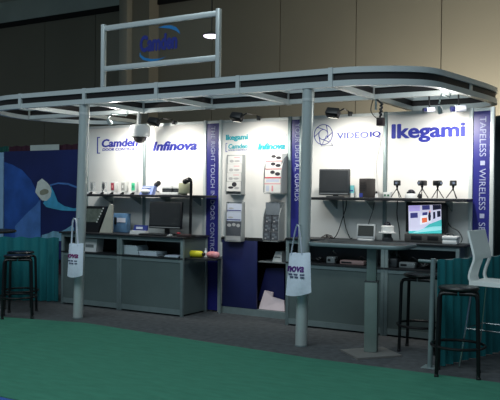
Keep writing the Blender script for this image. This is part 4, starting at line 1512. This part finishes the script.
# right: silver post, rail and teal side drape
pp = fl(429.8, 368)
ptop = at(433.3, 258.6, pp.y)
dd = Vector((math.sin(R(18)), math.cos(R(18)), 0))
t = thing('drape_frame', 'silver post with a cross rail holding up the right teal drape', 'frame', (pp.x, pp.y, 0))
mb = MB()
mb.tube([Vector((pp.x, pp.y, 0.008)), ptop], 0.022, 16)
mb.build('post', ALU_D, t)
MB().bbox((pp.x - 0.07, pp.y - 0.05, 0), (pp.x + 0.07, pp.y + 0.1, 0.008), 0.003).build('foot_plate', ALU_D, t)
ra = Vector((ptop.x, ptop.y, 0.955))
mb = MB()
mb.tube([ra + dd * 0.02, ra + dd * 1.72 + Vector((0, 0, -0.02))], 0.015, 12)
mb.tube([ra, ra + Vector((-0.14, 0.03, 0))], 0.015, 12)
mb.build('rail', ALU_D, t)
e_ = ra + dd * 1.72
mb = MB()
mb.tube([Vector((e_.x, e_.y, 0)), Vector((e_.x, e_.y, 0.95))], 0.022, 12)
mb.build('post', ALU_D, t)
A = Vector((pp.x, pp.y, 0)) + dd * 0.03 + Vector((0.045, 0, 0))
drape('side_drape', 'teal drape hanging from the silver post behind the white chair', A, A + dd * 1.66, 0.012, 0.968, 0.012, 0.955, 0.022, 13, FABRIC, 'drape', 0.02)

# left: low teal drape in front of the blue backdrop
A = at(62.5, 290, 7.80)
A.z = 0
A.y = 7.74
drape('side_drape', 'low teal drape behind the two stools at the left', (A.x - 0.02, A.y, 0), (A.x - 0.02 - 1.7 * math.cos(R(24)), A.y - 1.7 * math.sin(R(24)), 0), 0.012, 0.90, 0.012, 0.90, 0.025, 14, FABRIC)

# neighbouring backdrop at the left
VB = 10.15
a, b = at(3.8, 200, VB).x, at(90, 200, VB).x
z1 = at(40, 150.5, VB).z
NB = mat('backdrop_navy', (28, 42, 104), 0.5, 0, 0.25, 1.2)
t = thing('printed_backdrop', 'large dark blue printed backdrop with a pale flower shape at left', 'backdrop', ((a + b) / 2, VB, 0))
MB().box((a, VB, 0.3), (b, VB + 0.03, z1)).build('sheet', NB, t)


def shape(name, pts, m, lay, smooth=True):
    pts = [at(x, y, VB - 0.002 - 0.003 * lay) for x, y in pts]
    if smooth:
        pts = spline(pts + [pts[0]], 4)[:-1]
    MB().prism(pts, (0, 0.0028, 0)).build(name, m, t, smooth=False)


shape('planet_disc', [(4.2, 162), (12, 164.5), (22, 170), (31, 180), (36, 190), (39, 200), (40, 215), (40, 250), (4.2, 250)], mat('print_blue', (44, 92, 178), 0.5, 0, 0.35, 2.2), 1, False)
shape('light_wedge', [(15, 240), (15, 226), (26, 214), (36, 205), (40.5, 199), (40.5, 240)], mat('print_light_blue', (84, 134, 210), 0.5, 0, 0.25, 3), 2, False)
shape('stem_curve', [(44, 204), (52, 208.5), (62, 210.5), (74, 211), (88, 209), (88, 205.5), (74, 208.5), (64, 206), (58, 202), (54, 196), (50, 197), (44, 198)], mat('print_cyan', (80, 186, 232), 0.5, 0, 0.15, 6), 2, False)
shape('arc_line', [(50, 186), (58, 184), (68, 185), (76, 188), (88, 193), (88, 191), (76, 186), (68, 183), (58, 182.4), (50, 184.4)], MATS['print_light_blue'], 2, False)
shape('petal_blue', [(47, 199), (43, 203), (46, 207), (54, 209), (60, 208), (57, 200), (54, 192), (51, 186)], MATS['print_cyan'], 3, False)
shape('petal_pale', [(42, 178.5), (47, 182.5), (50, 186), (51.5, 191), (50.5, 197), (46.5, 200.8), (42, 200.5), (38.5, 196.5), (35.2, 192), (36.6, 186.5), (37.5, 182)], mat('print_pale', (236, 242, 236), 0.5, 0, 0.12, 9), 4, False)
shape('petal_shadow', [(40, 191), (44, 189), (48, 190), (48, 193), (43, 195), (40, 194)], mat('print_tan', (160, 160, 140), 0.5, 0, 0.12, 9), 5)
shape('low_petal', [(41, 240), (42, 235), (48, 233.5), (53, 231), (60, 232), (66, 229), (72, 225), (74, 228), (74, 241), (41, 241)], mat('print_low', (140, 196, 224), 0.5, 0, 0.3, 6), 3, False)
# the pale strip at the frame's left edge is the next sheet of that backdrop
a2 = at(-30, 200, VB).x
o = MB().box((a2, VB - 0.01, 0.3), (a - 0.01, VB + 0.02, at(0, 152.5, VB).z)).build('printed_sheet', mat('pale_blue_sheet', (160, 200, 238), 0.5, 0, 0.05))
tag(o, 'pale blue printed sheet at the far left edge of the picture', 'sheet')

# header drape with identification card
za, zb1 = at(40, 151.5, VB + 0.06).z, at(40, 145.2, VB + 0.06).z
MRD = mat('maroon_drape', (66, 28, 46), 0.8, 0, 0.25, 9, stretch=(3, 1, 0.2))
GRD = mat('green_drape', (20, 86, 78), 0.8, 0, 0.25, 9, stretch=(3, 1, 0.2))
ug = at(7.5, 148, VB + 0.06).x
drape('back_drape', 'maroon drape band above the dark blue printed backdrop', (at(90, 148, VB + 0.08).x, VB + 0.10, 0), (ug + 0.01, VB + 0.10, 0), 0.02, zb1, 0.02, zb1, 0.018, 16, MRD)
drape('back_drape', 'dark green drape end at the far left edge, beside the maroon band', (ug - 0.01, VB + 0.10, 0), (ug - 1.2, VB + 0.10, 0), 0.02, zb1, 0.02, zb1, 0.018, 8, GRD)
a, b, z0, z1 = ext(28.2, 144.6, 57, 152, VB)
t = thing('booth_card', 'white identification card hung on the maroon drape band', 'sign', ((a + b) / 2, VB + 0.05, z0))
MB().box((a, VB + 0.05, z0 + 0.01), (b, VB + 0.056, z1)).build('card', mat('card_white', (206, 214, 208), 0.6), t)

# dark drape wall beyond the right end
drape('back_drape', 'dark drape standing beyond the last navy banner at right', (at(490.5, 200, 9.75).x, 9.75, 0), (1.6, 9.75, 0), 0.02, 2.55, 0.02, 2.55, 0.03, 18, mat('dark_drape', (24, 40, 46), 0.9, 0, 0.2, 6))

# ================================================================== TOTE BAGS
CLOTH = mat('tote_canvas', (226, 234, 248), 0.85, 0, 0.04, 30, 0.15)
MAG = mat('magenta_print', (120, 24, 96), 0.7)
PRN = mat('purple_print', (84, 30, 120), 0.7)
INKB = mat('small_print', (70, 78, 110), 0.7)


def tote(label, v, c4, hand, words, wx, lines, wm, thick):
    """c4: top-left, top-right, bottom-right, bottom-left corners of the cloth body"""
    TL, TR, BR, BL = [at(x, y, v) for x, y in c4]
    top_c = (TL + TR) / 2
    t = thing('tote_bag', label, 'bag', (top_c.x, v, BL.z))
    n = 12
    vs, fs = [], []

    def pt(i, j, side):
        s_, q_ = i / n, j / n
        tp_ = TL.lerp(TR, s_)
        bt = BL.lerp(BR, s_)
        p_ = tp_.lerp(bt, q_)
        bul = thick * (math.sin(PI * s_) ** 0.6) * (0.25 + 0.75 * math.sin(PI * min(1, q_ * 0.85 + 0.05)))
        bul += 0.006 * math.sin(7 * s_ + 5 * q_) * math.sin(PI * s_)
        p_.z += 0.02 * (q_ ** 8) * (2 * s_ - 1) ** 2 + 0.004 * math.sin(9 * s_) * (1 - q_)
        p_.y = v + (bul if side else -bul)
        return p_
    for side in (0, 1):
        for i in range(n + 1):
            for j in range(n + 1):
                vs.append(pt(i, j, side))
    N = (n + 1) ** 2
    for i in range(n):
        for j in range(n):
            a_ = i * (n + 1) + j
            fs.append((a_, a_ + 1, a_ + n + 2, a_ + n + 1))
            fs.append((N + a_, N + a_ + n + 1, N + a_ + n + 2, N + a_ + 1))
        for j in (0, n):
            a_ = i * (n + 1) + j
            fs.append((a_, a_ + n + 1, N + a_ + n + 1, N + a_))
    for j in range(n):
        for i in (0, n):
            a_ = i * (n + 1) + j
            fs.append((a_, N + a_, N + a_ + 1, a_ + 1))
    mb = MB()
    mb.add(vs, fs)
    mb.build('body', CLOTH, t)
    (xl, xr, yb), (tl, tr, yt) = hand
    for dv in (-0.014, 0.016):
        mb = MB()
        mb.tube(spline([at(xl, yb + 1.5, v + dv), at((xl + tl) / 2, (yb + yt) / 2, v + dv), at(tl, yt + 2, v + dv), at((tl + tr) / 2, yt, v + dv), at(tr, yt + 2, v + dv), at((xr + tr) / 2, (yb + yt) / 2, v + dv), at(xr, yb + 1.5, v + dv)], 5), 0.014, 8, 0.004)
        mb.build('handle', CLOTH, t)

    def wrap(p_):
        s_ = (p_.x - BL.x) / (BR.x - BL.x)
        q_ = (TL.z - p_.z) / (TL.z - BL.z)
        s_ = min(max(s_, 0), 1)
        bul = thick * (math.sin(PI * s_) ** 0.6) * (0.25 + 0.75 * math.sin(PI * min(1, q_ * 0.85 + 0.05)))
        bul += 0.006 * math.sin(7 * s_ + 5 * q_) * math.sin(PI * s_)
        return Vector((p_.x, v - bul - (0.005 if p_.y < v else 0.0), p_.z))
    q = ext(*wx, v)
    text(words, wm, t, q[0], q[1], q[2], q[3], v, 0.035, 0.2, warp=wrap)
    mb = MB()
    for (x0, y0, x1, y1) in lines:
        a_, b_, z0_, z1_ = ext(x0, y0, x1, y1, v)
        m_ = 15
        for k in range(m_):
            if k in (4, 9, 10):
                continue
            u0_, u1_ = a_ + (b_ - a_) * k / m_, a_ + (b_ - a_) * (k + 0.7) / m_
            vs_ = [wrap(Vector((uu, v - 0.01, zz))) for uu, zz in ((u0_, z0_), (u1_, z0_), (u1_, z1_), (u0_, z1_))]
            mb.prism(vs_, (0, 0.003, 0))
    mb.build('small_print', INKB, t, smooth=False)
    # hook on the column
    hp = at((tl + tr) / 2, yt + 0.3, v)
    mb = MB()
    mb.tube(spline([hp + Vector((0, -0.025, 0.02)), hp + Vector((0, -0.02, -0.004)), hp + Vector((0, 0.0, -0.008)), hp + Vector((0, 0.03, 0.0)), Vector((hp.x, VF - 0.01, hp.z))], 4), 0.005, 8)
    mb.build('hook', CHROME, t)


tote('white tote bag with purple print hanging from the right silver column', 6.755, [(289.6, 253), (310.3, 253), (311.3, 294.5), (285.6, 297)], ((291, 302, 253), (296.2, 299, 225)), 'nova', (288.3, 266, 305.4, 271.8), [(289.5, 273.4, 306, 275.2), (291, 276.2, 306, 278)], PRN, 0.035)
tote('white tote bag with magenta print hanging from the left silver column', 6.755, [(69.2, 243.6), (83.5, 243.6), (82.6, 277), (67.2, 277.8)], ((71.4, 78, 244), (73, 76.2, 218.4)), 'ova', (69.6, 253.9, 80.2, 257.8), [(69.8, 260, 79.5, 261.2), (71, 262.6, 79.5, 263.8)], MAG, 0.04)

# ================================================================== HIGH-BAY LAMP in the hall behind
p = at(211.5, 35.8, 17.0)
t = thing('high_bay_lamp', 'bright white hall lamp glowing beside the sign frame', 'lamp', (p.x, 17.0, p.z))
MB().lathe([(0.04, 0.12), (0.10, 0.10), (0.2, 0.05), (0.24, 0.02), (0.24, 0.0)][::-1], p, 24).build('shade', mat('lamp_shade', (70, 74, 76), 0.5), t)
MB().sphere(p + Vector((0, 0, 0.0)), 0.22, 18, (1, 1, 0.3), -PI / 2, 0).build('diffuser', mat('highbay_glow', (238, 230, 255), 0.4, emit=3.0), t)
mb = MB()
mb.tube([p + Vector((0, 0, 0.12)), Vector((p.x, 17.0, 9.3))], 0.012, 8)
mb.build('cord', CHAR, t)
